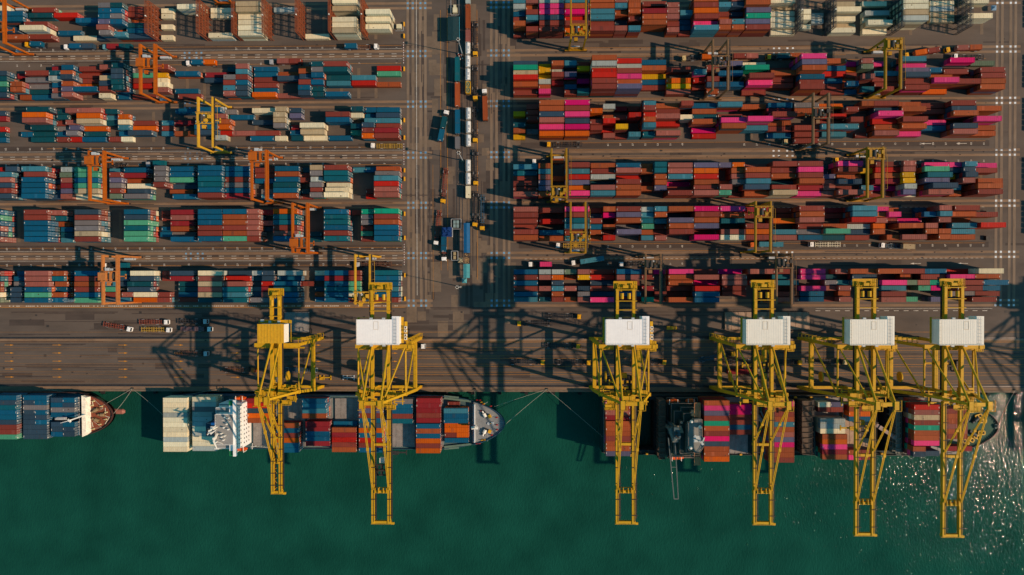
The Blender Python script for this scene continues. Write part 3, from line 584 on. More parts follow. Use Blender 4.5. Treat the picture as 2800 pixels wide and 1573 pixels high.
# =====================================================================
# RUBBER TYRED YARD CRANES
# =====================================================================
tyre = mat('tyre', (26, 25, 25), .9, var=.2)
glass = mat('dark_glass', (22, 34, 42), .15, var=.1, spec=.6, dirtamt=.1)
greyb = mat('grey_box', (168, 172, 168), .5, var=.15)
dkst = mat('machinery_dark', (48, 44, 38), .6, var=.4, scale=1.5)
whitep = mat('white_paint', (224, 216, 196), .5, var=.06, dirtamt=.12, spec=.15)
def rtg(matname, rgb, kind):
    M = mat(matname, rgb, .5, var=.14, scale=.6, dirtamt=.35)
    root = empty('gantry_crane', (0, 0, 0))
    Ht, HX, HY = 20.0, 3.62, 11.8
    wd = .98 if kind == 'solid' else .8
    for s in (-1, 1):
        mb = MB(); mb.box(s * HX - wd / 2, s * HX + wd / 2, -HY - .6, HY + .6, Ht - 1.6, Ht)
        mb.box(s * HX - .06, s * HX + .06, -HY - .6, HY + .6, Ht, Ht + .12)
        b_ = mb.build('main_beam', M, root)
        if s > 0:
            mb = MB(); mb.box(HX + wd / 2 + .02, HX + wd / 2 + .75, -HY - .4, HY + .4, Ht - .9, Ht - .8); mb.rail([(HX + wd / 2 + .72, -HY - .4, Ht - .8), (HX + wd / 2 + .72, HY + .4, Ht - .8)], 1.0, .07, 2.4)
            mb.build('walkway', M if kind == 'solid' else dkst, b_)
            if kind != 'solid':
                mb = MB(); mb.beam((HX + 2.3, -8, Ht - .6), (HX + 2.3, HY - 3, Ht - .6), .12)
                for yy in (-8, -4, 0, 4, HY - 3): mb.beam((HX + .5, yy, Ht - .6), (HX + 2.3, yy, Ht - .6), .08)
                mb.build('cable_rail', M, b_)
    for sx in (-1, 1):
        for sy in (-1, 1):
            mb = MB(); mb.beam((sx * HX, sy * HY, 2.2), (sx * HX, sy * HY, Ht - 1.5), .7, .8, wd, 1.0)
            if sx > 0 and sy > 0:
                for k in range(6): mb.rail([(HX + .6, HY - .7, 3 + k * 2.6), (HX + 2.0, HY - .7, 3.6 + k * 2.6)], 1, .06)
            mb.build('leg', M, root)
    for sy in (-1, 1):
        mb = MB(); mb.box(-5.6, 5.6, sy * HY - .45, sy * HY + .45, 1.3, 2.3)
        mb.beam((-HX, sy * HY, 3.2), (HX, sy * HY, 3.2), .4, .5)
        if kind != 'solid':
            mb.beam((-HX, sy * HY, 5.5), (HX, sy * HY, 5.5), .3); mb.beam((-HX, sy * HY, 5.5), (0, sy * HY, 2.3), .2); mb.beam((HX, sy * HY, 5.5), (0, sy * HY, 2.3), .2)
        sl_ = mb.build('sill_beam', M, root)
        for x in (-5.2, -3.4, 3.4, 5.2):
            mb = MB(); mb.tube((x, sy * HY - .35, .8), (x, sy * HY + .35, .8), .8, 14); mb.build('wheel', tyre, sl_)
        mb = MB()
        if sy > 0: mb.box(-1.9, 2.3, HY - 1.6, HY - .5, 2.4, 4.3); mb.box(2.6, 3.3, HY - 1.5, HY - .5, 2.4, 3.6)
        else: mb.box(-2.2, -.4, -HY + .5, -HY + 1.5, 2.4, 4.2); mb.box(-.2, 1.9, -HY + .5, -HY + 1.4, 2.4, 3.9)
        mb.build('electric_cabinet', greyb, root)
    tro = MB()
    tro.box(-HX - .6, HX + .6, -2.7, -2.3, Ht + .15, Ht + .7); tro.box(-HX - .6, HX + .6, 2.3, 2.7, Ht + .15, Ht + .7)
    for x in (-HX, -1.2, .8, HX): tro.box(x - .3, x + .3, -2.3, 2.3, Ht + .1, Ht + .6)
    tro = tro.build('trolley', M, root)
    if kind == 'solid':
        mb = MB(); mb.prism([(-4.0, -2), (-.7, -2), (-.3, -1.6), (-.3, 1.9), (-4.0, 1.9)], Ht + .6, Ht + 2.9); mb.box(.9, 1.9, -2.2, 2.2, Ht + .6, Ht + 1.6); mb.build('machinery_house', M, tro)
        mb = MB(); mb.tube((.2, -1.5, Ht + .9), (.2, 1.5, Ht + .9), .55, 12); mb.tube((2.3, -1.2, Ht + .9), (2.3, 1.4, Ht + .9), .45, 10); mb.build('hoist_drum', dkst, tro)
        mb = MB(); mb.box(-1.6, .3, 2.8, 4.2, Ht - .2, Ht + 1.1); mb.box(.6, 1.8, 2.9, 3.9, Ht - .2, Ht + .7); mb.build('control_cabinet', greyb, tro)
    else:
        mb = MB(); mb.tube((-1.2, -1.6, Ht + 1.2), (-1.2, 1.6, Ht + 1.2), .85, 12); mb.build('hoist_drum', dkst, tro)
        mb = MB(); mb.box(.3, 1.7, -1.9, -.5, Ht + .6, Ht + 1.7); mb.box(2.0, 3.3, -.2, 1.6, Ht + .6, Ht + 1.9); mb.box(-3.6, -2.4, -1.8, 1.9, Ht + .6, Ht + 1.3)
        mb.rail([(-4.1, -2.9, Ht + .6), (4.1, -2.9, Ht + .6), (4.1, 2.9, Ht + .6), (-4.1, 2.9, Ht + .6)], 1.1, .08, 1.6); mb.build('machinery', M if kind == 'bright' else dkst, tro)
        mb = MB(); mb.cb(-.1, 1.3, Ht + 1.0, .9, .7, .6); mb.build('control_cabinet', greyb, tro)
    mb = MB(); mb.box(-2.0, -.3, -4.6, -2.9, Ht - 3.2, Ht - 1.0); cab_ = mb.build('operator_cab', M, tro)
    mb = MB(); mb.box(-2.03, -.27, -4.63, -3.4, Ht - 2.9, Ht - 1.7); mb.build('window', glass, cab_)
    mb = MB()
    for x in (-2.2, 2.2):
        for y in (-.8, .8): mb.tube((x * .7, y, Ht), (x, y, Ht - 3.3), .05, 5)
    mb.box(-3.0, 3.0, -.7, .7, Ht - 3.8, Ht - 3.2); mb.box(-6.0, -5.5, -1.2, 1.2, Ht - 4.5, Ht - 3.9); mb.box(5.5, 6.0, -1.2, 1.2, Ht - 4.5, Ht - 3.9); mb.box(-6, 6, -.25, .25, Ht - 4.3, Ht - 3.9)
    mb.build('spreader', M, tro)
    return root
protos = {'o': rtg('crane_orange', (166, 82, 2), 'solid'), 'f': rtg('crane_faded_orange', (176, 108, 52), 'solid'),
          'y': rtg('crane_pale_yellow', (196, 148, 36), 'bright'), 'Y': rtg('crane_yellow', (160, 116, 8), 'bright'), 'B': rtg('crane_brown', (124, 92, 58), 'dark')}
learn(None)
RT = [  # x, road index below, kind, trolley world y, label
 (-261.8, 5, 'o', 125.5, 'orange yard crane at the top left corner of the left yard'),
 (-155.0, 6, 'o', 155.0, 'orange yard crane cut by the top edge, only its wheel frame showing'),
 (-186.4, 4, 'o', 107.0, 'orange yard crane over the fifth left row from the quay'),
 (-157.7, 3, 'y', 79.8, 'pale yellow yard crane over the fourth left row from the quay'),
 (-212.3, 2, 'o', 59.2, 'orange yard crane over the third left row, beside green containers'),
 (-131.2, 2, 'o', 60.8, 'orange yard crane over the third left row, above a dark gap in the stacks'),
 (-111.0, 1, 'o', 18.4, 'orange yard crane over the second left row, trolley at its lower end'),
 (-206.0, 0, 'f', 2.0, 'faded tan orange yard crane over the left row nearest the quay'),
 (-80.0, 0, 'y', -8.5, 'pale yellow yard crane behind the second quay crane, left yard'),
 (26.4, 5, 'Y', 121.5, 'yellow yard crane over the farthest right row, nearest the central road'),
 (95.4, 4, 'B', 106.0, 'brown yard crane over the fifth right row, middle of the row'),
 (178.7, 4, 'Y', 114.8, 'yellow yard crane over the fifth right row, trolley at its upper end'),
 (144.0, 3, 'B', 80.6, 'brown yard crane over the fourth right row from the quay'),
 (16.9, 2, 'Y', 42.8, 'yellow yard crane over the third right row, close to the central road'),
 (170.3, 2, 'Y', 60.8, 'yellow yard crane over the right end of the third right row'),
 (26.2, 1, 'Y', 20.7, 'yellow yard crane over the second right row, close to the central road'),
 (116.3, 1, 'Y', 32.8, 'yellow yard crane over the middle of the second right row'),
 (62.8, 0, 'B', 7.7, 'brown yard crane right of the third quay crane, row nearest the quay'),
 (126.5, 0, 'B', 8.1, 'brown yard crane right of the fourth quay crane, row nearest the quay')]
used = set()
for x, ri, k, ty, lab in RT:
    o = protos[k] if k not in used else copy_tree(protos[k])
    used.add(k)
    yc = (ROADS[ri] + ROADS[ri + 1]) / 2 if ri < 6 else ROADS[6] + 13.1
    o.location = (x, yc, 0)
    tag(o, lab, 'yard crane', 'wheeled gantry cranes straddling the container rows')
    for ch in COL.objects:
        if ch.parent == o and ch.name.startswith('trolley'): ch.location = (0, max(-9, min(9, ty - yc)), 0)
print('rtg done')

# =====================================================================
# SHIP TO SHORE QUAY CRANES
# =====================================================================
SY = mat('quay_crane_yellow', (188, 142, 22), .55, var=.14, scale=.5, dirtamt=.32, spec=.2)
SYr = mat('roof_yellow', (200, 148, 24), .6, var=.12, scale=.8)
roofb = mat('roof_bright_white', (240, 232, 214), .6, var=.03, scale=.4, dirtamt=.06, spec=.1)
roofw = mat('roof_white', (222, 214, 192), .6, var=.035, scale=.4, dirtamt=.08, spec=.1)
def sts(x, label, HB=45., HL=10.85, HG=3.65, tip=-114.0 + 55.2, rear=27.5, HA=66., small=False, side=1):
    root = empty('quay_crane', (x, -42.7, 0)); tag(root, label, 'quay crane', 'yellow ship loading cranes on the quay')
    YL, YS_ = 12.5, -12.5; YT = -9.3
    P = lambda n_, mb, par=root, m_=SY: mb.build(n_, m_, par)
    for sy, n_ in ((YL, 1), (YS_, -1)):
        mb = MB(); mb.box(-HL - 1.4, HL + 1.4, sy - .7, sy + .7, 2.6, 4.2); s_ = P('sill_beam', mb)
        for sx in (-1, 1):
            mb = MB()
            for k in (-2, -1, 0, 1, 2): mb.box(sx * HL + k * 1.5 - .6, sx * HL + k * 1.5 + .6, sy - .35, sy + .35, .3, 1.5)
            mb.box(sx * HL - 3.7, sx * HL + 3.7, sy - .45, sy + .45, 1.5, 2.0); mb.box(sx * HL - 1.6, sx * HL + 1.6, sy - .5, sy + .5, 2.0, 2.6)
            b_ = P('bogie', mb, s_, dkst)
    for sx in (-1, 1):
        mb = MB(); mb.beam((sx * HL, YL, 4), (sx * HL, YL, 17), 1.6, 1.5); mb.beam((sx * HL, YL, 17), (sx * HL, YL, HB), 1.5, 1.4, 1.1, 1.2)
        if sx == side:
            for k in range(9):
                z = 6 + k * 4.2
                a_ = sx * (HL + 1.2)
                for e_ in (-.95, .95): mb.box(a_ + e_ - .09, a_ + e_ + .09, YL + .7, YL + 3.0, z, z + .16); mb.box(a_ - .95, a_ + .95, YL + 1.9 + e_ - .09, YL + 1.9 + e_ + .09, z, z + .16)
                mb.rail([(a_ - .95, YL + 3.0, z), (a_ + .95, YL + 3.0, z)], 1.1, .1)
                mb.beam((sx * HL, YL + 1.4 + (k % 2), z), (sx * (HL + 1.8), YL + 1.4 + (k % 2), z + 4.2), .32, .1)
        P('leg', mb)
        mb = MB(); mb.beam((sx * HL, YS_, 4), (sx * HL, YS_ + .6, 17), 1.7, 1.6); mb.beam((sx * HL, YS_ + .6, 17), (sx * HL, YT, HB), 1.6, 1.5, 1.2, 1.2); P('leg', mb)
        mb = MB(); mb.box(sx * HL - .85, sx * HL + .85, YS_ + 1.5, YL - .8, 15.6, 17.6); pb = P('portal_beam', mb)
        mb = MB(); mb.rail([(sx * (HL + .8), YS_ + 1.5, 17.6), (sx * (HL + .8), YL - .8, 17.6)], 1.1, .08, 3); P('handrail', mb, pb)
        mb = MB(); mb.tube((sx * HL, YL - .5, 18), (sx * HL, YT + .5, HB - 2), .42 if not small else .34, 10); P('diagonal_brace', mb)
        mb = MB(); mb.tube((sx * HL, YL - .6, HB - 1), (sx * HL, YT + .6, HB - 1), .44 if not small else .32, 10); P('tie_pipe', mb)
    mb = MB(); mb.box(-HL - .9, HL + .9 + (3.0 if not small else 0), YL - .9, YL + .9, HB - 1, HB + .9); cb_ = P('cross_beam', mb)
    mb = MB(); mb.rail([(-HL, YL - 1.2, HB - .2), (HL + 3, YL - 1.2, HB - .2)], 1.1, .1, 2.2); mb.box(-HL, HL + 3, YL - 1.6, YL - .9, HB - .3, HB - .2); P('walkway', mb, cb_)
    mb = MB(); mb.box(-HL - .9, HL + .9, YT - .8, YT + .8, HB - 1.2, HB + .7); cb2 = P('cross_beam', mb)
    rr = random.Random(int(x * 7) + 400)
    mb = MB()
    for _ in range(26):
        a, b_ = rr.uniform(-HL * .85, HL * .9), YT + rr.uniform(-4.6, 3.2); sx_, sy_ = rr.uniform(.4, 2.6), rr.uniform(.3, 1.6)
        mb.box(a - sx_ / 2, a + sx_ / 2, b_ - sy_ / 2, b_ + sy_ / 2, HB + .8, HB + rr.uniform(1, 3))
    for k in range(7):
        a = rr.uniform(-HL, HL - 4); b_ = YT + rr.uniform(-4.5, 2.5); z = HB + rr.uniform(.8, 4)
        mb.rail([(a, b_, z), (a + 4.5, b_, z), (a + 4.5, b_ - 2.2, z), (a, b_ - 2.2, z)], 1.1, .12, 1.5); mb.box(a, a + 4.5, b_ - 2.2, b_, z - .1, z)
    for e in (-3.2, -.6, 1.8): mb.box(-HL * .95, HL * .98, YT + e - .2, YT + e + .2, HB + .55, HB + .95)
    for a in (-HL * .9, 0, HL * .9): mb.box(a - .2, a + .2, YT - 4.8, YT + 3.4, HB + .5, HB + .9)
    P('hinge_platform', mb, cb2)
    for sx in (-1, 1):
        mb = MB(); mb.box(sx * HG - .62, sx * HG + .62, YT - 2, rear, HB + .9, HB + 2.9); gb = P('girder', mb)
        mb = MB(); mb.rail([(sx * (HG + 1.3), YL + 14, HB + 1), (sx * (HG + 1.3), rear, HB + 1)], 1.1, .09, 2); mb.box(sx * (HG + 1) - .35, sx * (HG + 1) + .35, YT, rear, HB + .9, HB + 1); P('walkway', mb, gb, dkst)
        mb = MB(); mb.box(sx * HG - .68, sx * HG + .68, tip, YT - 2.3, HB + .7, HB + 2.5); bm_ = P('boom', mb)
        mb = MB(); mb.box(sx * HG + .72, sx * HG + 1.5, tip + 2, YT - 3, HB + 1.2, HB + 1.3); mb.rail([(sx * HG + 1.48, tip + 2, HB + 1.3), (sx * HG + 1.48, YT - 3, HB + 1.3)], 1.0, .08, 2.5)
        mb.box(sx * HG + .3, sx * HG + .42, tip + 1, YT - 3, HB + 2.5, HB + 2.68)
        for k in range(8):
            yy = tip + 4 + k * (YT - tip - 8) / 7; mb.box(sx * HG - .75, sx * HG + 1.9, yy - .1, yy + .1, HB + 2.5, HB + 2.9)
        P('walkway', mb, bm_, dkst)
    cross = [tip + .6, tip + 14.5, tip + (36 if not small else 26)]
    for yy in cross[::2]:
        mb = MB(); mb.box(-HG - .9, HG + .9, yy - .55, yy + .55, HB + .6, HB + 2.2)
        if yy == cross[0]: mb.rail([(-HG - 1, tip - .3, HB + 1), (HG + 1, tip - .3, HB + 1)], 1.1, .1, 1.5); mb.box(HG + .8, HG + 2.2, tip - .6, tip + .4, HB + .8, HB + 1.6)
        P('boom_cross_tie', mb)
    yy = cross[1]; mb = MB(); mb.box(-HG - .9, HG + .9, yy - .55, yy + .55, HB + .6, HB + 2.2); mb.box(-HG, HG, yy + 1.6, yy + 1.9, HB + 1.3, HB + 1.6)
    for a in (-HG + 1, -1, 1.2, HG - 1): mb.box(a - .15, a + .15, cross[1] - .5, cross[1] + 1.9, HB + 1.4, HB + 2.9)
    P('boom_cross_tie', mb)
    if small:
        mb = MB()
        for k in range(9):
            yy = YT - 4 + (tip - YT + 6) * k / 9; mb.beam((-HG, yy, HB + 1.6), (HG, yy - 3.4, HB + 1.6), .25); mb.beam((HG, yy - 3.4, HB + 1.6), (-HG, yy + (tip - YT + 6) / 9, HB + 1.6), .25)
        P('boom_lattice', mb)
    # A frame with the apex, backstays and forestays
    ax = HG + .25
    for sx in (-1, 1):
        mb = MB(); mb.beam((sx * HL, YT, HB), (sx * ax, YT - .5, HA), 1.1, 1.1, .9, .9); P('a_frame_leg', mb)
        mb = MB(); mb.tube((sx * ax, YT - .2, HA - .4), (sx * HG, YL + 1.5, HB + 2), .5 if not small else .42, 10); P('backstay', mb)
        if not small:
            mb = MB(); mb.tube((sx * HL, YL, HB), (sx * HG * 1.2, YT + 1, HA - 7), .38, 8); P('inner_brace', mb)
        for e, r_ in ((cross[2] + 2, .26), (cross[1] + 1, .26)):
            mb = MB(); a0 = Vector((sx * ax, YT - 1.6, HA)); b0 = Vector((sx * HG, e, HB + 2.6))
            for off in (-.28, .28): mb.beam(a0 + Vector((off, 0, 0)), b0 + Vector((off, 0, 0)), .3, .3)
            md = a0.lerp(b0, .5); mb.cb(md.x, md.y, md.z, 1.1, 1.4, .7); P('forestay', mb)
    mb = MB(); mb.box(-ax - 1, ax + 1, YT - 1.3, YT + .3, HA - .8, HA + .6)
    for sx in (-1, 1): mb.box(sx * ax - 1, sx * ax + 1, YT - 2.8, YT + .8, HA + .2, HA + 1.2); mb.rail([(sx * ax - 1.6, YT - 3.2, HA + .6), (sx * ax + 1.6, YT - 3.2, HA + .6), (sx * ax + 1.6, YT + 1.4, HA + .6)], 1.1, .12, 1.3)
    ap = P('apex_beam', mb)
    # rear of the girders
    for yy in (rear - .5, rear - 5.5, rear + 4.5 - 14):
        mb = MB(); mb.box(-HG - .9, HG + 1.4, yy - .16, yy + .16, HB + 2.8, HB + 3.2); P('girder_cross_tie', mb)
    mb = MB()
    mb.box(-HG - 1.6, HG + 1.6, rear - .1, rear + 3.4, HB + .6, HB + .75); mb.rail([(-HG - 1.6, rear, HB + .7), (-HG - 1.6, rear + 3.4, HB + .7), (HG + 1.6, rear + 3.4, HB + .7), (HG + 1.6, rear, HB + .7)], 1.1, .12, 1.2)
    for sx in (-1, 1):
        for k in range(3): mb.beam((sx * (HG - .6) + k * .7 - .7, rear + 2.2, HB + 1.5), (sx * (HG - .6) + k * .7 - .1, rear - 1.2, HB + 2.6), .3)
        mb.tube((sx * 1.6, rear - 4.6, HB + 2.4), (sx * 1.6, rear - 2, HB + 2.4), .8, 10)
    mb.box(-1.2, 1.2, rear + .3, rear + 1.6, HB + 1.6, HB + 3.0)
    P('girder_end_frame', mb)
    # machinery house
    if not small:
        hx0, hx1, hy0, hy1, z0, z1 = -9.3, 9.4, 14.1, 24.9, HB + 2.0, HB + 8.0
        outline = [(hx0, hy0), (hx1, hy0), (hx1, hy1 + 1.4), (hx1 - 3.2, hy1 + 1.4), (hx1 - 3.2, hy1), (hx0, hy1)]
        mb = MB(); mb.prism(outline, z0, z1 - .25); hs = P('machinery_house', mb, root, whitep)
        mb = MB(); mb.prism([(a + (.25 if a > 0 else -.25), b_ + (.25 if b_ > 15 else -.25)) for a, b_ in outline], z1 - .25, z1)
        k = hx0 + .4
        while k < hx1 - 3.4: mb.box(k, k + .12, hy0 + .1, hy1 - .1, z1, z1 + .05); k += .75
        rf = P('roof', mb, hs, roofb if x < 50 else roofw)
        mb = MB()
        for a in (hx1 - 2.3, hx1 - 1.6, hx1 - .9): mb.box(a - .04, a + .04, hy0 + .2, hy1 + 1.1, z1 + .3, z1 + .38)
        k = hy0 + .4
        while k < hy1 + 1: mb.box(hx1 - 2.3, hx1 - .9, k, k + .08, z1 + .3, z1 + .37); k += 1.5
        P('roof_walkway', mb, rf, mat('galvanised', (120, 128, 130), .5, metal=.4))
        mb = MB(); mb.rail([(hx0 + .1, hy0, z1), (hx0 + .1, hy1, z1)], .9, .07, 1.4); mb.rail([(hx0, hy0, z1), (hx1, hy0, z1)], .9, .07, 1.4)
        hx = rr.uniform(-2.5, 1.5)
        mb.box(hx, hx + 2.1, hy1 - 4.2, hy1 - 4.1, z1, z1 + .1); mb.box(hx, hx + .1, hy1 - 4.2, hy1 - .7, z1, z1 + .1); mb.box(hx + 2.0, hx + 2.1, hy1 - 4.2, hy1 - .7, z1, z1 + .1); mb.box(hx, hx + 2.1, hy1 - .8, hy1 - .7, z1, z1 + .1)
        P('roof_hatch', mb, rf, mat('cream_trim', (190, 172, 140), .6))
        mb = MB()
        for a in (hx0 + 5.6, hx0 + 11.2): mb.box(a, a + 1.3, hy1 + .3, hy1 + 1.0, z1 - 1.3, z1 - .4); mb.box(a, a + 1.3, hy0 - 1.0, hy0 - .3, z1 - 1.8, z1 - 1.0)
        P('vent_box', mb, hs, greyb)
        if x < 100:
            mb = MB(); mb.box(hx1 + 1.6, hx1 + 2.9, hy0 + 1, hy1 - 1, z0, z0 + .3); P('side_platform', mb, hs)
            for yy in (hy0 + 2.2, hy0 + 3.7, hy0 + 5.6, hy0 + 7.1):
                mb = MB(); mb.box(hx1 + 1.7, hx1 + 2.8, yy - .55, yy + .55, z0 + .3, z0 + 1.6); ac = P('air_conditioner', mb, hs, whitep)
                mb = MB(); mb.tube((hx1 + 2.25, yy, z0 + 1.6), (hx1 + 2.25, yy, z0 + 1.64), .4, 12); P('fan', mb, ac, dkst)
        mb = MB(); mb.rail([(hx0 - .9, hy0, z0), (hx0 - .9, hy1 + .9, z0), (hx1 - 3, hy1 + .9, z0)], 1.1, .12, 2); mb.box(hx0 - .9, hx0, hy0, hy1 + .9, z0 - .1, z0); mb.box(hx1, hx1 + 1.2, hy0, hy1 + 1, z0 - .1, z0); P('gallery', mb, hs)
        mb = MB(); mb.box(HL + .5, HL + 3.2, YL - 2.2, YL + 2.4, HB - .2, HB + .1); mb.rail([(HL + .5, YL - 2.2, HB), (HL + 3.2, YL - 2.2, HB), (HL + 3.2, YL + 2.4, HB)], 1.1, .12, 1.2); mb.box(HL + 1.5, HL + 2.9, YL - 1, YL + .6, HB + .1, HB + 1.2); P('stair_platform', mb)
    else:
        mb = MB(); mb.prism([(-5.9, 14.3), (6.1, 14.3), (6.1, 22.6), (-5.9, 22.6)], HB + 2, HB + 8.2); hs = P('machinery_house', mb, root, whitep)
        mb = MB(); mb.prism([(-6.1, 14.1), (6.0, 14.1), (6.0, 22.8), (-6.1, 22.8)], HB + 8.2, HB + 8.45)
        k = -5.6
        while k < 5.8: mb.box(k, k + .14, 14.3, 22.6, HB + 8.45, HB + 8.55); k += 1.45
        P('roof', mb, hs, SYr)
        mb = MB(); mb.rail([(-7.4, 14.3, HB + 2), (-7.4, 24.3, HB + 2), (7.4, 24.3, HB + 2), (7.4, 14.3, HB + 2)], 1.1, .12, 2); mb.box(-7.4, 7.4, 22.8, 24.3, HB + 1.9, HB + 2); P('gallery', mb, hs)
        mb = MB(); mb.box(-6.6, -5.2, 23.6, 24.6, HB + 2, HB + 3.4); mb.box(-3, -1.8, 23, 24, HB + 2, HB + 3.2); mb.box(1.2, 2.4, 23, 24, HB + 2, HB + 3.2); P('vent_box', mb, hs, greyb)
    # trolley, cab and spreader
    ty = {-65.4: -44, 45.3: -5, 107.0: 3, 151.8: -26, 190.4: 4, -115.2: -8}.get(round(x, 1), -20)
    mb = MB(); mb.box(-HG - .3, HG + .3, ty - 2.6, ty - 2.1, HB - .1, HB + .6); mb.box(-HG - .3, HG + .3, ty + 2.1, ty + 2.6, HB - .1, HB + .6)
    for a in (-2.2, 0, 2.2): mb.box(a - .5, a + .5, ty - 2.1, ty + 2.1, HB - .3, HB + .4)
    mb.tube((-2, ty, HB + .9), (2, ty, HB + .9), .5, 10); tr_ = P('trolley', mb, root, dkst)
    mb = MB(); mb.box(-1.1, 1.1, ty + 3, ty + 5.2, HB - 2.6, HB - .3); c_ = P('operator_cab', mb, tr_, whitep if x < 0 else SY)
    mb = MB(); mb.box(-1.13, 1.13, ty + 2.97, ty + 4.4, HB - 2.3, HB - 1.2); P('window', mb, c_, glass)
    zs = 13.5 if x == -65.4 else HB - 9
    mb = MB(); mb.box(-6, 6, ty - .35, ty + .35, zs, zs + .5); mb.box(-6.1, -5.6, ty - 1.2, ty + 1.2, zs - .2, zs + .4); mb.box(5.6, 6.1, ty - 1.2, ty + 1.2, zs - .2, zs + .4); mb.box(-2, 2, ty - .9, ty + .9, zs + .5, zs + 1.3)
    for a in (-1.6, 1.6):
        for b_ in (-.7, .7): mb.tube((a, ty + b_, zs + 1.3), (a, ty + b_, HB), .06, 5)
    P('spreader', mb, tr_, dkst if x == -65.4 else SY)
    # cable reel and name boards
    mb = MB(); mb.tube((HL * -1 + 5.5, YS_ + 7, 14.5), (HL * -1 + 6.1, YS_ + 7, 14.5), 2.6, 20); mb.build('cable_reel', SY, root)
    return root
sts(-115.2, 'narrow yellow quay crane with small yellow roofed machine house, furthest left of the cranes', HB=39.3, HL=9.6, HG=1.8, tip=-99 + 42.7, rear=35.5, HA=58., small=True)
sts(-65.4, 'yellow quay crane with white roofed machine house over the bow half of the middle ship', tip=-110.7 + 42.7, rear=38.2)
sts(45.3, 'yellow quay crane over the stern of the right ship, third from the left', tip=-110.2 + 42.7, rear=38.6)
sts(107.0, 'yellow quay crane just right of the dark ship superstructure, fourth from the left', tip=-110.2 + 42.7, rear=39, side=-1)
sts(151.8, 'yellow quay crane second from the right, long boom over white containers', HB=46, tip=-114.6 + 42.7, rear=39.5, side=-1)
sts(190.4, 'rightmost yellow quay crane, over the bow end of the right ship', HB=46, tip=-115 + 42.7, rear=39.5, side=-1)
sts(321.0, 'yellow quay crane standing just outside the right edge, seen only by its shadow')
print('sts done')
# =====================================================================
# TRUCKS
# =====================================================================
CABC = dict(w=(228, 224, 210), y=(212, 152, 12), o=(196, 92, 20), b=(176, 176, 168), c=(100, 148, 150), m=(190, 165, 110), g=(150, 150, 146))
CHC = dict(r=(122, 60, 42), y=(160, 126, 46), k=(46, 44, 44), b=(92, 60, 44), w=(190, 180, 150), n=(50, 76, 88))
CABM = {k: mat('cab_' + k, v, .4, var=.08) for k, v in CABC.items()}
CHM = {k: mat('chassis_' + k, v, .6, var=.25, scale=2) for k, v in CHC.items()}
def truck(label, cab, fr, re, cc, chc, boxes=()):
    """cab centre, front and rear of the trailer (world xy)"""
    c = Vector((*cab, 0)); a = Vector((*fr, 0)); b_ = Vector((*re, 0))
    d = (a - b_).normalized(); L = (a - b_).length; rz = math.atan2(d.y, d.x); mid = (a + b_) / 2
    dc = (c - a); rzc = math.atan2(dc.y, dc.x)
    if abs((rzc - rz + math.pi) % (2 * math.pi) - math.pi) > .3: rzc = rz
    root = empty('container_truck', (c.x, c.y, 0), rzc)
    tag(root, label, 'truck', 'terminal trucks with container trailers')
    mb = MB(); mb.prism([(-1.0, -1.2), (.8, -1.2), (1.15, -.95), (1.15, .95), (.8, 1.2), (-1.0, 1.2)], .9, 2.0); mb.prism([(-1.0, -1.15), (.55, -1.15), (.75, -.95), (.75, .95), (.55, 1.15), (-1.0, 1.15)], 2.0, 2.95); mb.box(-.6, .2, -.5, .5, 2.95, 3.08)
    cb_ = mb.build('cab', CABM[cc], root)
    mb = MB(); mb.quad((.78, -.92, 2.85), (.78, .92, 2.85), (1.17, .92, 2.02), (1.17, -.92, 2.02)); mb.box(-.3, .5, -1.18, 1.18, 2.15, 2.8); mb.build('windscreen', glass, cb_)
    mb = MB(); mb.box(-3.6, .9, -.45, .45, .7, 1.0); mb.box(-1.9, -1.2, -1.0, 1.0, .8, 1.5); mb.box(-3.4, -2.2, -.6, .6, 1.0, 1.2); mb.box(-2.0, -1.1, .5, 1.15, .9, 1.9); mb.build('tractor_frame', dkst, root)
    for x in (.1, -3.0):
        for y in (-1.0, 1.0): mb = MB(); mb.tube((x, y - .18, .52), (x, y + .18, .52), .52, 12); mb.build('wheel', tyre, root)
    # trailer in the tractor's frame
    inv_ = Matrix.Rotation(-rzc, 4, 'Z'); off = inv_ @ (mid - c)
    mb = MB()
    for y in (-.55, .55): mb.box(-L / 2, L / 2, y - .14, y + .14, 1.05, 1.4)
    for y in (-1.15, 1.15): mb.box(-L / 2 + .2, L / 2 - (0 if chc in 'y' else 3.2), y - .06, y + .06, 1.2, 1.38)
    n_ = int(L / 1.25)
    for k in range(n_ + 1):
        x = -L / 2 + .12 + (L - .24) * k / n_; mb.box(x - .1, x + .1, -1.2, 1.2, 1.16, 1.36)
    for x in (-L / 2 + .1, -L / 2 + 6.1, 0, L / 2 - .15): mb.box(x - .14, x + .14, -1.25, 1.25, 1.2, 1.47)
    tl = mb.build('trailer_chassis', CHM[chc], root, off, rz - rzc)
    for x in (-L / 2 + 1.3, -L / 2 + 2.6):
        for y in (-.95, .95): mb = MB(); mb.tube((x, y - .28, .52), (x, y + .28, .52), .52, 12); mb.build('wheel', tyre, tl)
    for x in (-L / 2 + 1.9, L / 2 - 2.6):
        for y in (-1.3, 1.3): mb = MB(); mb.box(x - .65, x + .65, y - .05, y + .05, .95, 1.35); mb.build('side_guard', greyb, tl)
    for pos, LL, c2, lb in boxes:      # pos metres from trailer centre towards the front
        p = mid + d * pos; loose(p.x, p.y, 1.48, LL, rz, c2, lb)
T = truck
T('white truck with two short containers on the top left lane', (-238.7, 121.6), (-236.2, 121.7), (-223.2, 121.6), 'w', 'k', [(3.2, 6.06, 'b', 'blue short container on the front of the white top left truck'), (-3.2, 6.06, 'n', 'slate blue short container on the rear of the white top left truck')])
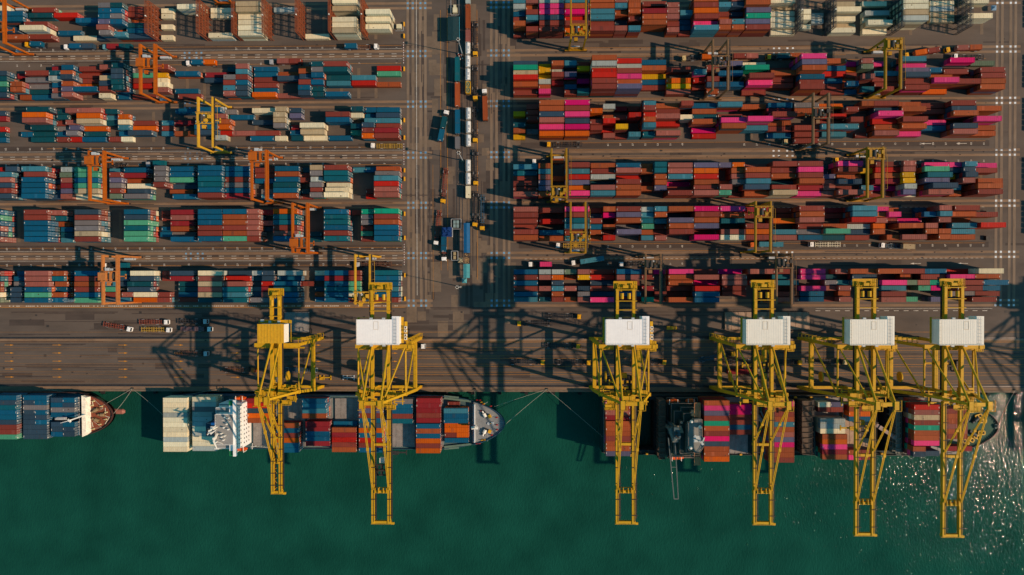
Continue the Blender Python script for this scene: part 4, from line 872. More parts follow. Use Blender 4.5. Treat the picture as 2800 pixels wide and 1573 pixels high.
T('pale teal truck with crimson and teal containers, top left lane', (-218.3, 121.4), (-216.5, 121.4), (-203.6, 121.3), 'c', 'k', [(3.2, 6.06, 'd', 'crimson short container on the teal cabbed truck, top left'), (-3.2, 6.06, 't', 'dark teal short container on the teal cabbed truck, top left')])
T('truck under the orange crane in the top left corner', (-259.3, 123), (-257.3, 123), (-249, 122.8), 'y', 'k', [(.5, 6.06, 'b', 'blue short container on a truck under the top left crane')])
T('white truck facing right with one blue container at its tail, top lane', (-76.5, 120.7), (-78.8, 120.7), (-92.5, 120.6), 'w', 'b', [(-3.8, 6.06, 'b', 'dark blue short container at the tail of a right facing truck')])
T('white truck with blue and orange containers below the orange crane, top left', (-174.6, 112.7), (-172.3, 112.9), (-159.6, 112.8), 'w', 'k', [(3.2, 6.06, 'b', 'blue short container sharing a truck with an orange one'), (-3.2, 6.06, 'o', 'orange short container sharing a truck with a blue one')])
T('grey truck with two rust brown containers above the fifth left row', (-131.1, 113), (-127.8, 113.1), (-114.8, 113), 'g', 'k', [(3.2, 6.06, 's', 'salmon short container on the front of the grey truck'), (-3.2, 6.06, 'r', 'maroon short container on the rear of the grey truck')])
T('white truck with an empty yellow trailer near the central road', (-78.6, 69.6), (-76.7, 69.5), (-63.4, 69.5), 'w', 'y')
T('truck with a teal container above the third left row', (-196.0, 60.4), (-193.6, 60.7), (-185.5, 60.9), 'g', 'k', [(0, 6.06, 'T', 'teal short container on a truck above the third left row')])
T('empty dark trailer beside the orange crane of the third left row', (-219.8, 60.1), (-217.2, 60.1), (-207.5, 60), 'g', 'k')
T('white truck with a teal container under the tan orange crane', (-220, 7.7), (-217.3, 7.7), (-205.8, 7.9), 'w', 'k', [(-2.2, 6.06, 'T', 'teal short container on a truck under the tan orange crane')])
T('pale truck with empty brown trailer above the left row nearest the quay', (-86.7, 8), (-85, 8), (-69.1, 8.3), 'b', 'b')
T('white truck with red trailer parked at a slant, left end of quay', (-206.5, -25.5), (-208.8, -24.9), (-220.8, -22.8), 'w', 'r')
T('white truck with red trailer, upper one of the parked pair on quay', (-186.9, -21.8), (-189.8, -21.8), (-201.8, -21.8), 'w', 'r')
T('white truck with yellow trailer parked on the quay', (-185.8, -25.9), (-188.7, -25.7), (-200.7, -25.7), 'w', 'y')
T('pale blue truck with dark empty trailer, upper quay apron left', (-166.3, -21.5), (-169.2, -21.5), (-181.3, -21.5), 'b', 'k')
T('white truck pulling a flat rack with mauve load on the quay', (-164.2, -25.5), (-167.3, -25.5), (-179.6, -25.3), 'w', 'k')
T('pale blue truck in the second quay lane, left of the cranes', (-166.2, -38.3), (-169.1, -38.3), (-183, -38.3), 'b', 'b')
T('orange cabbed truck with empty brown trailer left of the first crane', (-141.4, -46.9), (-144.3, -46.8), (-158, -46.8), 'o', 'b')
T('pale blue truck passing under the first quay crane', (-109.1, -46.9), (-112, -46.9), (-126, -46.9), 'b', 'n')
T('white truck under the second quay crane', (-52.6, -34.4), (-55.1, -34.4), (-67.5, -34.4), 'w', 'k')
T('yellow cabbed truck nearest the right yard facing right, quay apron', (28.2, -19.1), (24.8, -18.9), (10.8, -18.6), 'y', 'k')
T('yellow cabbed truck facing left on the quay apron', (-3, -22.7), (-.2, -22.7), (14.3, -22.6), 'y', 'k')
T('yellow cabbed truck on the double yellow line left of third crane', (27.7, -34.4), (24.4, -34.2), (10.4, -34), 'y', 'k')
T('yellow cabbed truck left one of two in the same quay lane', (9.3, -42.8), (5.7, -42.7), (-8.2, -42.6), 'y', 'k')
T('yellow cabbed truck right one of two left of third crane', (33.1, -42.9), (29.7, -42.7), (15.8, -42.6), 'y', 'k')
T('yellow cabbed truck beneath the third quay crane', (72, -42.7), (68.6, -42.5), (54.6, -42.3), 'y', 'k')
T('orange cabbed truck near the quay edge under the third crane', (57.1, -51.2), (54.1, -50.9), (41.1, -50.9), 'o', 'k')
T('yellow cabbed truck turning at a slant by the fourth crane', (107.3, -38.3), (103.7, -38.8), (90, -41.6), 'y', 'n')
T('yellow cabbed truck inside the legs of the fourth crane', (121.5, -42.7), (118.2, -42.5), (104.2, -42.4), 'y', 'k')
T('tan cabbed truck with a red container under the fourth crane', (119.7, -47.1), (116.5, -47.2), (103.7, -47.2), 'm', 'k', [(0, 12.19, 'd', 'crimson long container on a truck under the fourth quay crane')])
T('yellow cabbed truck right of the fourth quay crane', (141.4, -42.7), (138.2, -42.4), (125.8, -42.3), 'y', 'k')
T('pale yellow cabbed truck under the fifth quay crane', (164.3, -42.5), (160.8, -42.3), (146.6, -42.2), 'm', 'k')
T('olive cabbed truck with orange container under the brown yard crane', (81.6, 113.4), (83.8, 113.6), (97, 113.8), 'm', 'k', [(-3.2, 6.06, 'o', 'orange short container on a truck under the brown yard crane')])
T('truck with two maroon containers right of the brown yard crane', (103.7, 114), (106.2, 114), (119.4, 114), 'y', 'k', [(3.2, 6.06, 'r', 'maroon short container leading a pair on one truck'), (-3.2, 6.06, 's', 'salmon short container trailing a pair on one truck')])
T('yellow cabbed truck with teal and rust containers, top right', (124.8, 113.7), (128.6, 113.8), (141.6, 113.9), 'y', 'k', [(3.2, 6.06, 't', 'teal short container behind a yellow cab, top right'), (-3.2, 6.06, 'q', 'rust short container behind a teal one, top right')])
T('yellow cabbed truck with two rust containers at the far top right', (215.1, 116.6), (218.6, 117.2), (231.9, 117.5), 'y', 'k', [(3.2, 6.06, 's', 'salmon short container on the far top right truck'), (-3.2, 6.06, 'q', 'rust short container on the far top right truck')])
T('slanting truck with two rust containers, top right', (194.4, 114), (197.6, 114.6), (210.9, 116.7), 'y', 'k', [(3.2, 6.06, 'o', 'orange short container on the slanting top right truck'), (-3.2, 6.06, 'r', 'maroon short container on the slanting top right truck')])
T('white truck with dark trailer beside a magenta container, top right', (219, 113.3), (221.6, 113.2), (234, 113.1), 'w', 'k')
T('yellow cabbed truck with empty dark trailer, right yard near road', (12.4, 69.7), (14.7, 69.7), (29.6, 69.8), 'y', 'k')
T('white truck with a rust container under the yellow crane, right yard', (4.9, 60.9), (7.3, 60.9), (20.3, 61), 'w', 'k', [(-3.2, 6.06, 'q', 'rust short container on a truck under a yellow yard crane')])
T('tan cabbed truck with a long maroon container, fourth right row', (133.4, 70.4), (137.1, 70.5), (149.9, 70.7), 'm', 'k', [(0, 12.19, 'r', 'maroon long container on a truck below the fourth right row')])
T('yellow cabbed truck with a dark trailer left of a yellow yard crane', (159.3, 60.9), (161.8, 61), (174.6, 61.1), 'y', 'k')
T('white truck with yellow trailer under the yellow crane, second right row', (17.1, 17.8), (19.9, 17.6), (32.8, 17.6), 'w', 'y')
T('white truck with a pink container near the central road', (2.9, 8), (5.4, 8), (14.4, 8), 'w', 'k', [(-1.0, 6.06, 'k', 'pink short container on a truck near the central road')])
T('white truck with a long teal container swinging out, right yard', (25, 8.7), (28.4, 9.1), (40.9, 11.1), 'w', 'k', [(0, 12.19, 'c', 'light teal long container on the turning truck')])
T('white truck with empty dark trailer left of the brown yard crane', (49.7, 7.9), (52.2, 7.9), (63.2, 8), 'w', 'k')
T('orange cabbed truck with a long teal container, second right row', (116.5, 17.8), (119.6, 18), (132.2, 17.9), 'o', 'k', [(0, 12.19, 'c', 'light teal long container on a truck under a yellow yard crane')])
T('white truck with pale empty trailer below the second right row', (146.8, 17.9), (149.2, 17.9), (162, 17.9), 'w', 'w')
T('white truck with a beige container at its tail, right yard', (182.8, 17.4), (185.1, 17.2), (198.7, 16.5), 'w', 'n', [(-3.6, 6.06, 'm', 'beige short container at the tail of a truck, right yard')])
T('yellow cabbed truck at the top of the central road column', (-25.3, 116.5), (-25.3, 119.3), (-25.4, 133.6), 'y', 'k')
T('yellow cabbed truck second from the top, central road column', (-25.3, 93.7), (-25.5, 96.5), (-25.5, 111), 'y', 'k')
T('yellow cabbed truck in the middle of the central road column', (-25.4, 72), (-25.4, 74.8), (-25.4, 89.4), 'y', 'k')
T('yellow cabbed truck fourth from the top, central road column', (-25.2, 49.9), (-25.2, 52.7), (-25.4, 67.3), 'y', 'k')
T('yellow cabbed truck lowest of the central road column', (-25.7, 28.5), (-25.5, 31.2), (-25.1, 45.8), 'y', 'k')
T('yellow cabbed truck alone to the right of the central road column', (-21.9, 26.6), (-21.9, 29.5), (-21.7, 44), 'y', 'n')
T('white truck with a long rust container driving up the central road', (-20.6, 97.4), (-20.4, 94.6), (-20.1, 81.8), 'w', 'k', [(0, 12.19, 'q', 'rust long container on the white truck driving up the central road')])
T('white truck turning with two blue containers, central road', (-40.3, 86.6), (-40.9, 84.2), (-43.6, 71.4), 'w', 'b', [(3.3, 6.06, 't', 'dark teal short container on the turning white truck'), (-3.3, 6.06, 'b', 'blue short container on the turning white truck')])
T('yellow cabbed truck with a red brown trailer, left of the rail tracks', (-42.2, 40.7), (-41.9, 43.4), (-40.6, 57.9), 'y', 'r')
T('white truck with red trailer beside the gate booths', (-45.8, 19.1), (-45.4, 21.8), (-44.1, 36), 'w', 'r')
T('white truck with a long blue container at the gate', (-41.7, 10.8), (-41.8, 13.8), (-41.6, 27.6), 'w', 'r', [(0, 12.19, 'b', 'bright blue long container at the gate booths')])
# flat rack load
mb = MB(); mb.box(-6, 6, -1.15, 1.15, 1.5, 1.7); mb.box(-6, -5.8, -1.15, 1.15, 1.7, 2.6); mb.box(5.8, 6, -1.15, 1.15, 1.7, 2.6)
for k in range(6): mb.box(-5.5 + k * 1.9, -4 + k * 1.9, -.9, .9, 1.7, 2.0)
tag(mb.build('flat_rack', mat('mauve_steel', (92, 70, 70), .7), None, (-173.4, -25.4, 0)), 'mauve flat rack on the trailer of a white quay truck', 'flat rack')
# pickup
root = empty('pickup', (76, -25, 0)); tag(root, 'small yellow pickup driving on the quay apron', 'pickup')
M_ = CABM['y']
mb = MB(); mb.prism([(-2.6, -.95), (2.2, -.95), (2.6, -.7), (2.6, .7), (2.2, .95), (-2.6, .95)], .5, 1.0); mb.box(-2.5, -.4, .8, .92, 1.0, 1.3); mb.box(-2.5, -.4, -.92, -.8, 1.0, 1.3); mb.box(-2.55, -2.45, -.8, .8, 1.0, 1.3); mb.prism([(-.3, -.8), (.9, -.75), (.9, .75), (-.3, .8)], 1.0, 1.75); bd = mb.build('body', M_, root)
mb = MB(); mb.quad((.92, -.74, 1.7), (.92, .74, 1.7), (1.5, .8, 1.02), (1.5, -.8, 1.02)); mb.box(-.2, .8, -.83, .83, 1.2, 1.6); mb.build('windscreen', glass, bd)
for x in (-1.7, 1.7):
    for y in (-.9, .9): mb = MB(); mb.tube((x, y - .12, .38), (x, y + .12, .38), .38, 12); mb.build('wheel', tyre, root)

# =====================================================================
# RAILWAY
# =====================================================================
railm = mat('rail_steel', (120, 112, 104), .35, metal=.8)
g = MB()
for x in (-34.5, -29.0):
    for s in (-.75, .75): g.box(x + s - .05, x + s + .05, 0, 600, 0, .15)
g.box(-32.3, -32.15, 0, 600, 0, .2)
tag(g.build('railway_tracks', railm), kind='structure')
tankm = mat('tank_white', (214, 214, 204), .3, var=.2, scale=1.5)
def wagon(x, y, L, label):
    root = empty('flat_wagon', (x, y, 0), math.pi / 2); tag(root, label, 'rail wagon', 'container wagons on the two rail tracks')
    mb = MB(); mb.box(-L / 2 - .3, L / 2 + .3, -.35, .35, .75, 1.1)
    for s in (-1.15, 1.15): mb.box(-L / 2 - .2, L / 2 + .2, s - .1, s + .1, .8, 1.08)
    for k in range(6): xx = -L / 2 + L * k / 5; mb.box(xx - .15, xx + .15, -1.2, 1.2, .85, 1.1)
    mb.build('underframe', dkst, root)
    for xx in (-L / 2 + 1.4, L / 2 - 1.4):
        mb = MB(); mb.box(xx - 1.1, xx + 1.1, -.9, .9, .45, .7)
        bgm = mb.build('bogie', dkst, root)
        for e in (-.8, .8):
            mb = MB(); mb.tube((xx + e, -.75, .45), (xx + e, .75, .45), .42, 12); mb.build('wheelset', tyre, bgm)
def tank(x, y, z, label):
    fr = MB(); L = 6.06
    for a in (-L / 2 + .08, L / 2 - .08):
        for b_ in (-1.14, 1.14): fr.box(a - .07, a + .07, b_ - .07, b_ + .07, 0, 2.5)
        for zz in (.07, 2.43): fr.box(a - .07, a + .07, -1.14, 1.14, zz - .07, zz + .07)
    for b_ in (-1.14, 1.14):
        for zz in (.07, 2.43): fr.box(-L / 2, L / 2, b_ - .05, b_ + .05, zz - .06, zz + .06)
    root = fr.build('tank_container', mat('tank_frame', (190, 180, 160), .5, var=.3, scale=2), None, (x, y, z), math.pi / 2)
    tag(root, label, 'tank container', 'white tank containers on the rail wagons')
    mb = MB(); mb.tube((-L / 2 + .35, 0, 1.27), (L / 2 - .35, 0, 1.27), 1.12, 20); mb.tube((-L / 2 + .12, 0, 1.27), (-L / 2 + .35, 0, 1.27), .8, 20, 1.12); mb.tube((L / 2 - .35, 0, 1.27), (L / 2 - .12, 0, 1.27), 1.12, 20, .8); mb.build('tank', tankm, root)
    mb = MB(); mb.box(-2.0, 2.0, .15, .62, 2.42, 2.46); mb.box(-.5, .9, -.6, .1, 2.3, 2.48); mb.box(-1.9, -1.2, -.4, .1, 2.3, 2.5); mb.build('catwalk', greyb, root)
i = 0
G_ = 'shipping containers stacked in the port'
for y0, y1, L, c in ((114.5, 102.4, 12.19, 'T'), (101.7, 89.1, 12.19, 'q'), (87.6, 75.4, 12.19, 'b'), (73.7, 67.7, 6.06, 'g')):
    y = (y0 + y1) / 2; i += 1
    wagon(-34.5, y, L, 'flat wagon under the %s container on the left rail track' % WORD[c]); loose(-34.5, y, 1.12, L, -math.pi / 2, c, '%s container on the left rail track' % WORD[c])
y = 135.2; wagon(-28.95, y, 12.19, 'flat wagon under the long rust container at the top of the right track'); loose(-28.95, y, 1.12, 12.19, -math.pi / 2, 'q', 'long rust brown container at the top of the right rail track')
wagon(-28.95, 125.4, 6.06, 'short wagon under the maroon container on the right track'); loose(-28.95, 125.4, 1.12, 6.06, -math.pi / 2, 's', 'short salmon container above the first white tanks on the right track')
loose(-28.95, 144.9, 1.12, 6.06, -math.pi / 2, 'e', 'pale short container cut by the top edge on the right track')
for k, y in enumerate((119.2, 112.5, 105.8)): wagon(-29.05, y, 6.06, 'short wagon under the %s tank of the upper tank group' % ORD[k + 1]); tank(-29.05, y, 1.12, 'white tank container, %s from the top in the upper tank group' % ORD[k + 1])
for k, y in enumerate((85.7, 78.8, 71.9)): wagon(-28.85, y, 6.06, 'short wagon under the %s tank of the middle tank group' % ORD[k + 1]); tank(-28.85, y, 1.12, 'white tank container, %s from the top in the middle tank group' % ORD[k + 1])
for k, y in enumerate((58.9, 52.2)): wagon(-29.0, y, 6.06, 'short wagon under the %s tank of the lower tank pair' % ORD[k + 1]); tank(-29.0, y, 1.12, 'white tank container, %s of the lower tank pair' % ['upper', 'lower'][k])
wagon(-28.95, 99.0, 6.06, 'short wagon under the yellow framed green tank')
fr = MB()
for a in (-2.95, 0, 2.95): fr.box(a - .1, a + .1, -1.2, 1.2, 0, 2.5)
for b_ in (-1.15, 1.15): fr.box(-3.03, 3.03, b_ - .08, b_ + .08, 2.35, 2.52); fr.box(-3.03, 3.03, b_ - .08, b_ + .08, 0, .2)
for a, b_ in ((-2.9, 0), (0, 2.9)): fr.beam((a, -1.1, 2.45), (b_, 1.1, 2.45), .12); fr.beam((a, 1.1, 2.45), (b_, -1.1, 2.45), .12)
ro = fr.build('tank_container', mat('frame_yellow', (205, 150, 30), .5), None, (-28.95, 99.0, 1.12), math.pi / 2); tag(ro, 'green tank container with yellow crossed frame on the right track', 'tank container')
mb = MB(); mb.box(-2.85, 2.85, -1.05, 1.05, .2, 2.2); mb.build('tank', mat('tank_green', (90, 120, 96), .5), ro)
wagon(-29.05, 45.3, 6.06, 'short wagon under the cream container on the right track'); loose(-29.05, 45.3, 1.12, 6.06, -math.pi / 2, 'w', 'cream short container at the lower end of the right track')

# =====================================================================
# GATE, LIGHT MASTS, SMALL YARD THINGS
# =====================================================================
def shed(name, x0, x1, y0, y1, z, rgb, label, mn):
    root = empty(name, ((x0 + x1) / 2, (y0 + y1) / 2, 0)); tag(root, label, name.replace('_', ' '))
    a, b_ = (x1 - x0) / 2, (y1 - y0) / 2
    mb = MB(); mb.add([(-a, -b_, z), (0, -b_, z + .35), (a, -b_, z), (-a, b_, z), (0, b_, z + .35), (a, b_, z), (-a, -b_, z - .25), (a, -b_, z - .25), (-a, b_, z - .25), (a, b_, z - .25)],
        [(0, 1, 4, 3), (1, 2, 5, 4), (0, 6, 7, 2, 1), (3, 4, 5, 9, 8), (0, 3, 8, 6), (2, 7, 9, 5), (6, 8, 9, 7)])
    k = -b_ + .4
    while k < b_: mb.beam((-a, k, z + .06), (0, k, z + .4), .08); mb.beam((0, k, z + .4), (a, k, z + .06), .08); k += .8
    mb.build('roof', mat(mn, rgb, .5, var=.12, scale=.6), root)
    for sx in (-1, 1):
        for sy in (-1, 0, 1): mb = MB(); mb.box(sx * (a - .3) - .12, sx * (a - .3) + .12, sy * (b_ - .4) - .12, sy * (b_ - .4) + .12, 0, z - .25); mb.build('post', dkst, root)
    return root
shed('gate_canopy', -31.3, -28.1, 13.9, 29.2, 4.6, (0, 88, 128), 'long bright blue roofed gate canopy right of the rail tracks', 'roof_blue')
shed('gate_canopy', -31.5, -28.2, 1.0, 8.2, 4.6, (64, 140, 140), 'short teal roofed canopy at the lower end of the gate', 'roof_teal')
shed('rail_shelter', -39.3, -33.5, 122.6, 134.8, 4.5, (22, 52, 54), 'dark green flat roofed shelter beside the top of the rail track', 'roof_dark')
mb = MB(); mb.box(-33.35, -33.15, 122.8, 134.6, 4.6, 4.75); tag(mb.build('shelter_gutter', mat('teal_trim', (70, 150, 160), .5)), 'thin teal gutter pipe along the right edge of the dark shelter', 'gutter')
root = empty('scanner_portal', (-39.8, 24.6, 0)); tag(root, 'dark blue tarpaulin covered scanner portal over the gate lane', 'scanner portal')
mb = MB(); rr = random.Random(5)
for k in range(40):
    a, b_ = rr.uniform(-2.4, 1.6), rr.uniform(-2.3, 2.0); mb.box(a, a + rr.uniform(.4, 1.2), b_, b_ + rr.uniform(.3, .9), 4.6, 5.0 + rr.uniform(0, .5))
mb.box(-2.5, 2.5, -2.4, 2.4, 4.3, 4.6); mb.build('tarpaulin', mat('tarp_blue', (8, 52, 104), .5, var=.4, scale=2), root)
for sx in (-1, 1):
    for sy in (-1, 1): mb = MB(); mb.box(sx * 2.3 - .15, sx * 2.3 + .15, sy * 2.2 - .15, sy * 2.2 + .15, 0, 4.3); mb.build('post', whitep, root)
mb = MB()
for sy in range(-4, 5): mb.box(2.5, 2.9, sy * .5 - .16, sy * .5 + .16, 3.8, 4.9)
mb.build('lamp_row', greyb, root)
for (x, y, sx, sy, n_, lab) in ((-35.3, 28.8, 4.9, 5.0, 4, 'railed booth roof with four pale air conditioning units'), (-36.1, 12.5, 3.2, 4.6, 2, 'smaller railed booth roof with two tan air conditioning units')):
    root = empty('gate_booth', (x, y, 0)); tag(root, lab, 'gate booth', 'booths between the gate lanes')
    mb = MB(); mb.box(-sx / 2, sx / 2, -sy / 2, sy / 2, 0, 2.8); mb.build('wall', dkst, root)
    mb = MB(); t = .16
    mb.box(-sx / 2, sx / 2, -sy / 2 - t, -sy / 2, 2.6, 3.5); mb.box(-sx / 2, sx / 2, sy / 2, sy / 2 + t, 2.6, 3.5); mb.box(-sx / 2 - t, -sx / 2, -sy / 2, sy / 2, 2.6, 3.5); mb.box(sx / 2, sx / 2 + t, -sy / 2, sy / 2, 2.6, 3.5); mb.build('parapet', greyb, root)
    for a in ((-.8, .8) if n_ == 4 else (0,)):
        for b_ in (-1.0, 1.0): mb = MB(); mb.box(a - .62, a + .62, b_ - .85, b_ + .85, 2.8, 3.6); mb.build('air_conditioner', mat('ac_tan', (150, 130, 90), .6) if n_ == 2 else mat('ac_pale', (120, 140, 132), .6), root)
for x, y, rgb, lab in ((-33.3, 10.2, (165, 150, 112), 'tan pyramid tent roof beside the gate booths'), (-31.2, -.4, (70, 140, 142), 'teal pyramid tent roof at the lower end of the gate'), (238.3, 137.7, (120, 150, 168), 'pale blue pyramid tent roof at the top right corner')):
    root = empty('pyramid_tent', (x, y, 0)); tag(root, lab, 'tent', 'small pyramid roofed tents')
    mb = MB(); s = 1.25; mb.add([(-s, -s, 2.3), (s, -s, 2.3), (s, s, 2.3), (-s, s, 2.3), (0, 0, 3.6), (-s, -s, 2.1), (s, -s, 2.1), (s, s, 2.1), (-s, s, 2.1)], [(0, 1, 4), (1, 2, 4), (2, 3, 4), (3, 0, 4), (0, 5, 6, 1), (1, 6, 7, 2), (2, 7, 8, 3), (3, 8, 5, 0)])
    mb.build('roof', mat('tent_%d' % rgb[0], rgb, .6), root)
    for a in (-1.15, 1.15):
        for b_ in (-1.15, 1.15): mb = MB(); mb.box(a - .05, a + .05, b_ - .05, b_ + .05, 0, 2.1); mb.build('post', greyb, root)
root = empty('scaffold_frame', (-29.8, 11.2, 0)); tag(root, 'rusty scaffold frame between the blue and teal gate canopies', 'scaffold')
mb = MB(); rr = random.Random(9)
for k in range(22): a, b_ = rr.uniform(-1.3, 1.3), rr.uniform(-2.4, 2.2); mb.beam((a, b_, 4 + rr.random()), (rr.uniform(-1.3, 1.3), b_ + rr.uniform(-.8, .8), 4 + rr.random()), .22, .1)
mb.build('deck', mat('scaffold_tan', (150, 116, 70), .7, var=.3, scale=2), root)
mb = MB()
for a in (-1.3, 1.3):
    for b_ in (-2.3, 2.3): mb.box(a - .06, a + .06, b_ - .06, b_ + .06, 0, 4.3)
mb.build('frame', dkst, root)
def mast(x, y, lab, h=22):
    root = empty('light_mast', (x, y, 0)); tag(root, lab, 'light mast', 'high floodlight masts')
    mb = MB(); mb.tube((0, 0, 0), (0, 0, h), .26, 10, .12); mb.build('pole', greyb, root)
    mb = MB(); mb.cb(0, 0, .35, 1.6, 1.6, .7); mb.build('base', conc, root)
    mb = MB(); mb.tube((0, 0, h), (0, 0, h + .2), .55, 12); hd = mb.build('head_ring', dkst, root)
    for k in range(6):
        a = k * 1.047; mb = MB(); mb.cb(.7 * math.cos(a), .7 * math.sin(a), h - .05, .34, .34, .3); mb.build('floodlight', whitep, hd)
mast(-32.2, 117, 'light mast between the rail tracks near the top'); mast(-32.1, 62, 'light mast between the rail tracks, middle of the road')
mast(-33.0, -3.6, 'light mast at the lower end of the gate')
# barrier, substation, small boxes
root = empty('substation', (-35.8, 141, 0)); tag(root, 'cream transformer box inside a fenced enclosure, top of the central road', 'substation')
mb = MB(); mb.box(-1.1, 1.2, -3.2, -.6, 0, 2.2); mb.box(-.8, .6, -.6, 1.0, 0, 1.8); mb.build('transformer', mat('cream_box', (196, 186, 148), .5), root)
mb = MB(); mb.rail([(-2.1, -4.2, 0), (2.1, -4.2, 0), (2.1, 5, 0), (-2.1, 5, 0), (-2.1, -4.2, 0)], 1.8, .1, 1.4); mb.build('fence', greyb, root)
root = empty('control_kiosk', (-64.8, 131, 0)); tag(root, 'small cream control kiosk with railing at the end of the top left row', 'kiosk')
mb = MB(); mb.prism([(-1.2, -1.0), (1.1, -1.0), (1.4, 1.1), (-1.2, 1.1)], 0, 2.2); mb.build('body', mat('cream_box', (196, 186, 148), .5), root)
mb = MB(); mb.rail([(-1.9, -1.9, 0), (2.1, -1.9, 0), (2.1, 2.4, 0)], 1.1, .08, 1.2); mb.build('railing', greyb, root)
ybm = mat('bollard_yellow', (210, 150, 20), .5)
k = 0
for y in (132.6, 126.5, 109.5, 83, 73.9, 57, 52.5, 34.4, 21.9, 2.5, -9.8):
    mb = MB(); mb.box(-.35, .35, -1.1, 1.1, 0, 1.0); mb.box(-.2, .2, -.9, .9, 1.0, 1.3)
    tag(mb.build('impact_barrier', ybm, None, (-62.4, y, 0)), 'yellow impact barrier at the road end of the left stacks, %s from the top' % ORD[[132.6, 126.5, 109.5, 83, 73.9, 57, 52.5, 34.4, 21.9, 2.5, -9.8].index(y) + 1], 'barrier', 'yellow barriers at the ends of the left stacks')
for k, (x, y) in enumerate(((236.6, 33.6), (236.6, 20.9))):
    mb = MB(); mb.box(-.9, .9, -1.1, 1.1, 0, 1.6); mb.box(.9, 1.1, -1.1, 1.1, 0, .7)
    tag(mb.build('power_box', dkst, None, (x, y, 0)), ['dark power box beside the far right crossing, upper of two', 'dark power box beside the far right crossing, lower of two'][k], 'power box', 'dark boxes by the far right crossing')
for k, (x, y, c) in enumerate(((-34.3, 117.6, 0), (-33.0, 117.2, 1))):
    mb = MB(); a = -1.25
    for q in range(5): mb.cur = (.6, .58, .5) if q % 2 == c else (.3, .03, .02); mb.beam((q * .26, -q * .75, .9), ((q + 1) * .26, -(q + 1) * .75, .9), .45, .35)
    mb.cur = (.1, .1, .1); mb.box(-.1, .1, -.1, .1, 0, .9)
    tag(mb.build('striped_barrier', cmat, None, (x, y, 0)), 'red and white striped barrier arm, %s of a pair on the rail tracks' % ['left', 'right'][k], 'barrier arm', 'striped barrier arms on the rail tracks')
# hatch covers set down on the quay
hcm = mat('hatch_cover', (128, 122, 112), .6, var=.25, scale=.5, dirtamt=.4)
hcb = mat('hatch_cover_brown', (150, 124, 98), .6, var=.25, scale=.5, dirtamt=.4)
def hatch(x0, x1, y0, y1, z, m_, lab, par=None, name='hatch_cover'):
    mb = MB(); mb.box(x0, x1, y0, y1, z, z + .85)
    k = x0 + .6
    n_ = max(2, int((x1 - x0) / 3.1))
    for q in range(n_ + 1): xx = x0 + .2 + (x1 - x0 - .4) * q / n_; mb.box(xx - .07, xx + .07, y0, y1, z + .85, z + .95)
    for yy in (y0 + .3, (y0 + y1) / 2, y1 - .3): mb.box(x0, x1, yy - .08, yy + .08, z + .85, z + .92)
    for q in range(n_ + 1):
        for yy in (y0 + .15, y1 - .15): xx = x0 + .25 + (x1 - x0 - .5) * q / n_; mb.box(xx - .2, xx + .2, yy - .14, yy + .14, z + .95, z + 1.12)
    o = mb.build(name, m_, par)
    if lab: tag(o, lab, 'hatch cover', 'ship hatch covers set down on the quay')
    return o
hatch(-125.4, -112.6, -27.2, -16.7, .2, hcm, 'grey steel hatch cover lying beside the first quay crane house')
for k, (a, b_) in enumerate(((103.2, 113.9), (114.1, 124.8), (125, 135.7), (135.9, 146.6))): hatch(a, b_, -25.8, -16.8, .2, hcb, 'brown hatch cover in the row by the fourth quay crane, %s from the left' % ORD[k + 1])
# spare spreader frames on the quay
for x, lab, m_ in ((-104.2, 'yellow spreader frame lying on the quay near the first crane', SY), (-92.0, 'grey steel rack lying on the quay left of the second crane', greyb)):
    mb = MB(); mb.box(-3, 3, -.3, .3, .2, .8); mb.box(-3.1, -2.6, -1.3, 1.3, .2, .8); mb.box(2.6, 3.1, -1.3, 1.3, .2, .8); mb.box(-1, -.6, -1.2, 1.2, .2, .7); mb.box(-3, 3, 1.1, 1.25, .3, .6) if m_ is greyb else mb.box(-2.6, -1.4, -1.3, -.3, .2, .7)
    tag(mb.build('spreader_frame', m_, None, (x, -50.9, 0)), lab, 'spreader frame')
# reefer racks
def rack(x, y0, y1, h, rgb, mn, lab, ww=1.3):
    root = empty('reefer_rack', (x, (y0 + y1) / 2, 0)); tag(root, lab, 'service rack', 'steel service racks between refrigerated stacks'); n_ = 6; hl_ = (y1 - y0) / 2
    M = mat(mn, rgb, .65, var=.3, scale=1.2)
    mb = MB()
    for k in range(n_ + 1):
        yy = -hl_ + 2 * hl_ * k / n_
        for s in (-ww / 2, ww / 2): mb.box(s - .13, s + .13, yy - .13, yy + .13, 0, h)
        if k < n_:
            y2 = yy + 2 * hl_ / n_
            for s in (-ww / 2, ww / 2): mb.beam((s, yy, 0 if k % 2 else h * .5), (s, y2, h * .5 if k % 2 else 0), .1); mb.beam((s, yy, h * .5 if k % 2 else h), (s, y2, h if k % 2 else h * .5), .1)
    mb.build('frame', M, root)
    for k in range(1, 5):
        z = h * k / 4; mb = MB()
        for s in (-.5, -.17, .17, .5): mb.box(s * ww - .09, s * ww + .09, -hl_, hl_, z - .08, z)
        for q in range(24): yy = -hl_ + 2 * hl_ * q / 23; mb.box(-ww / 2, ww / 2, yy - .05, yy + .05, z - .06, z + .02)
        mb.rail([(-ww / 2, -hl_, z), (-ww / 2, hl_, z)], 1.0, .08, 2.5); mb.rail([(ww / 2, -hl_, z), (ww / 2, hl_, z)], 1.0, .08, 2.5); mb.build('platform', M, root)
    mb = MB(); mb.cb(0, 0, h + 1.4, .5, .5, .5); mb.cb(0, 0, h + .6, .1, .1, 1.4); mb.build('lamp', whitep, root)
OR_, BL_ = (132, 66, 34), (44, 50, 52)
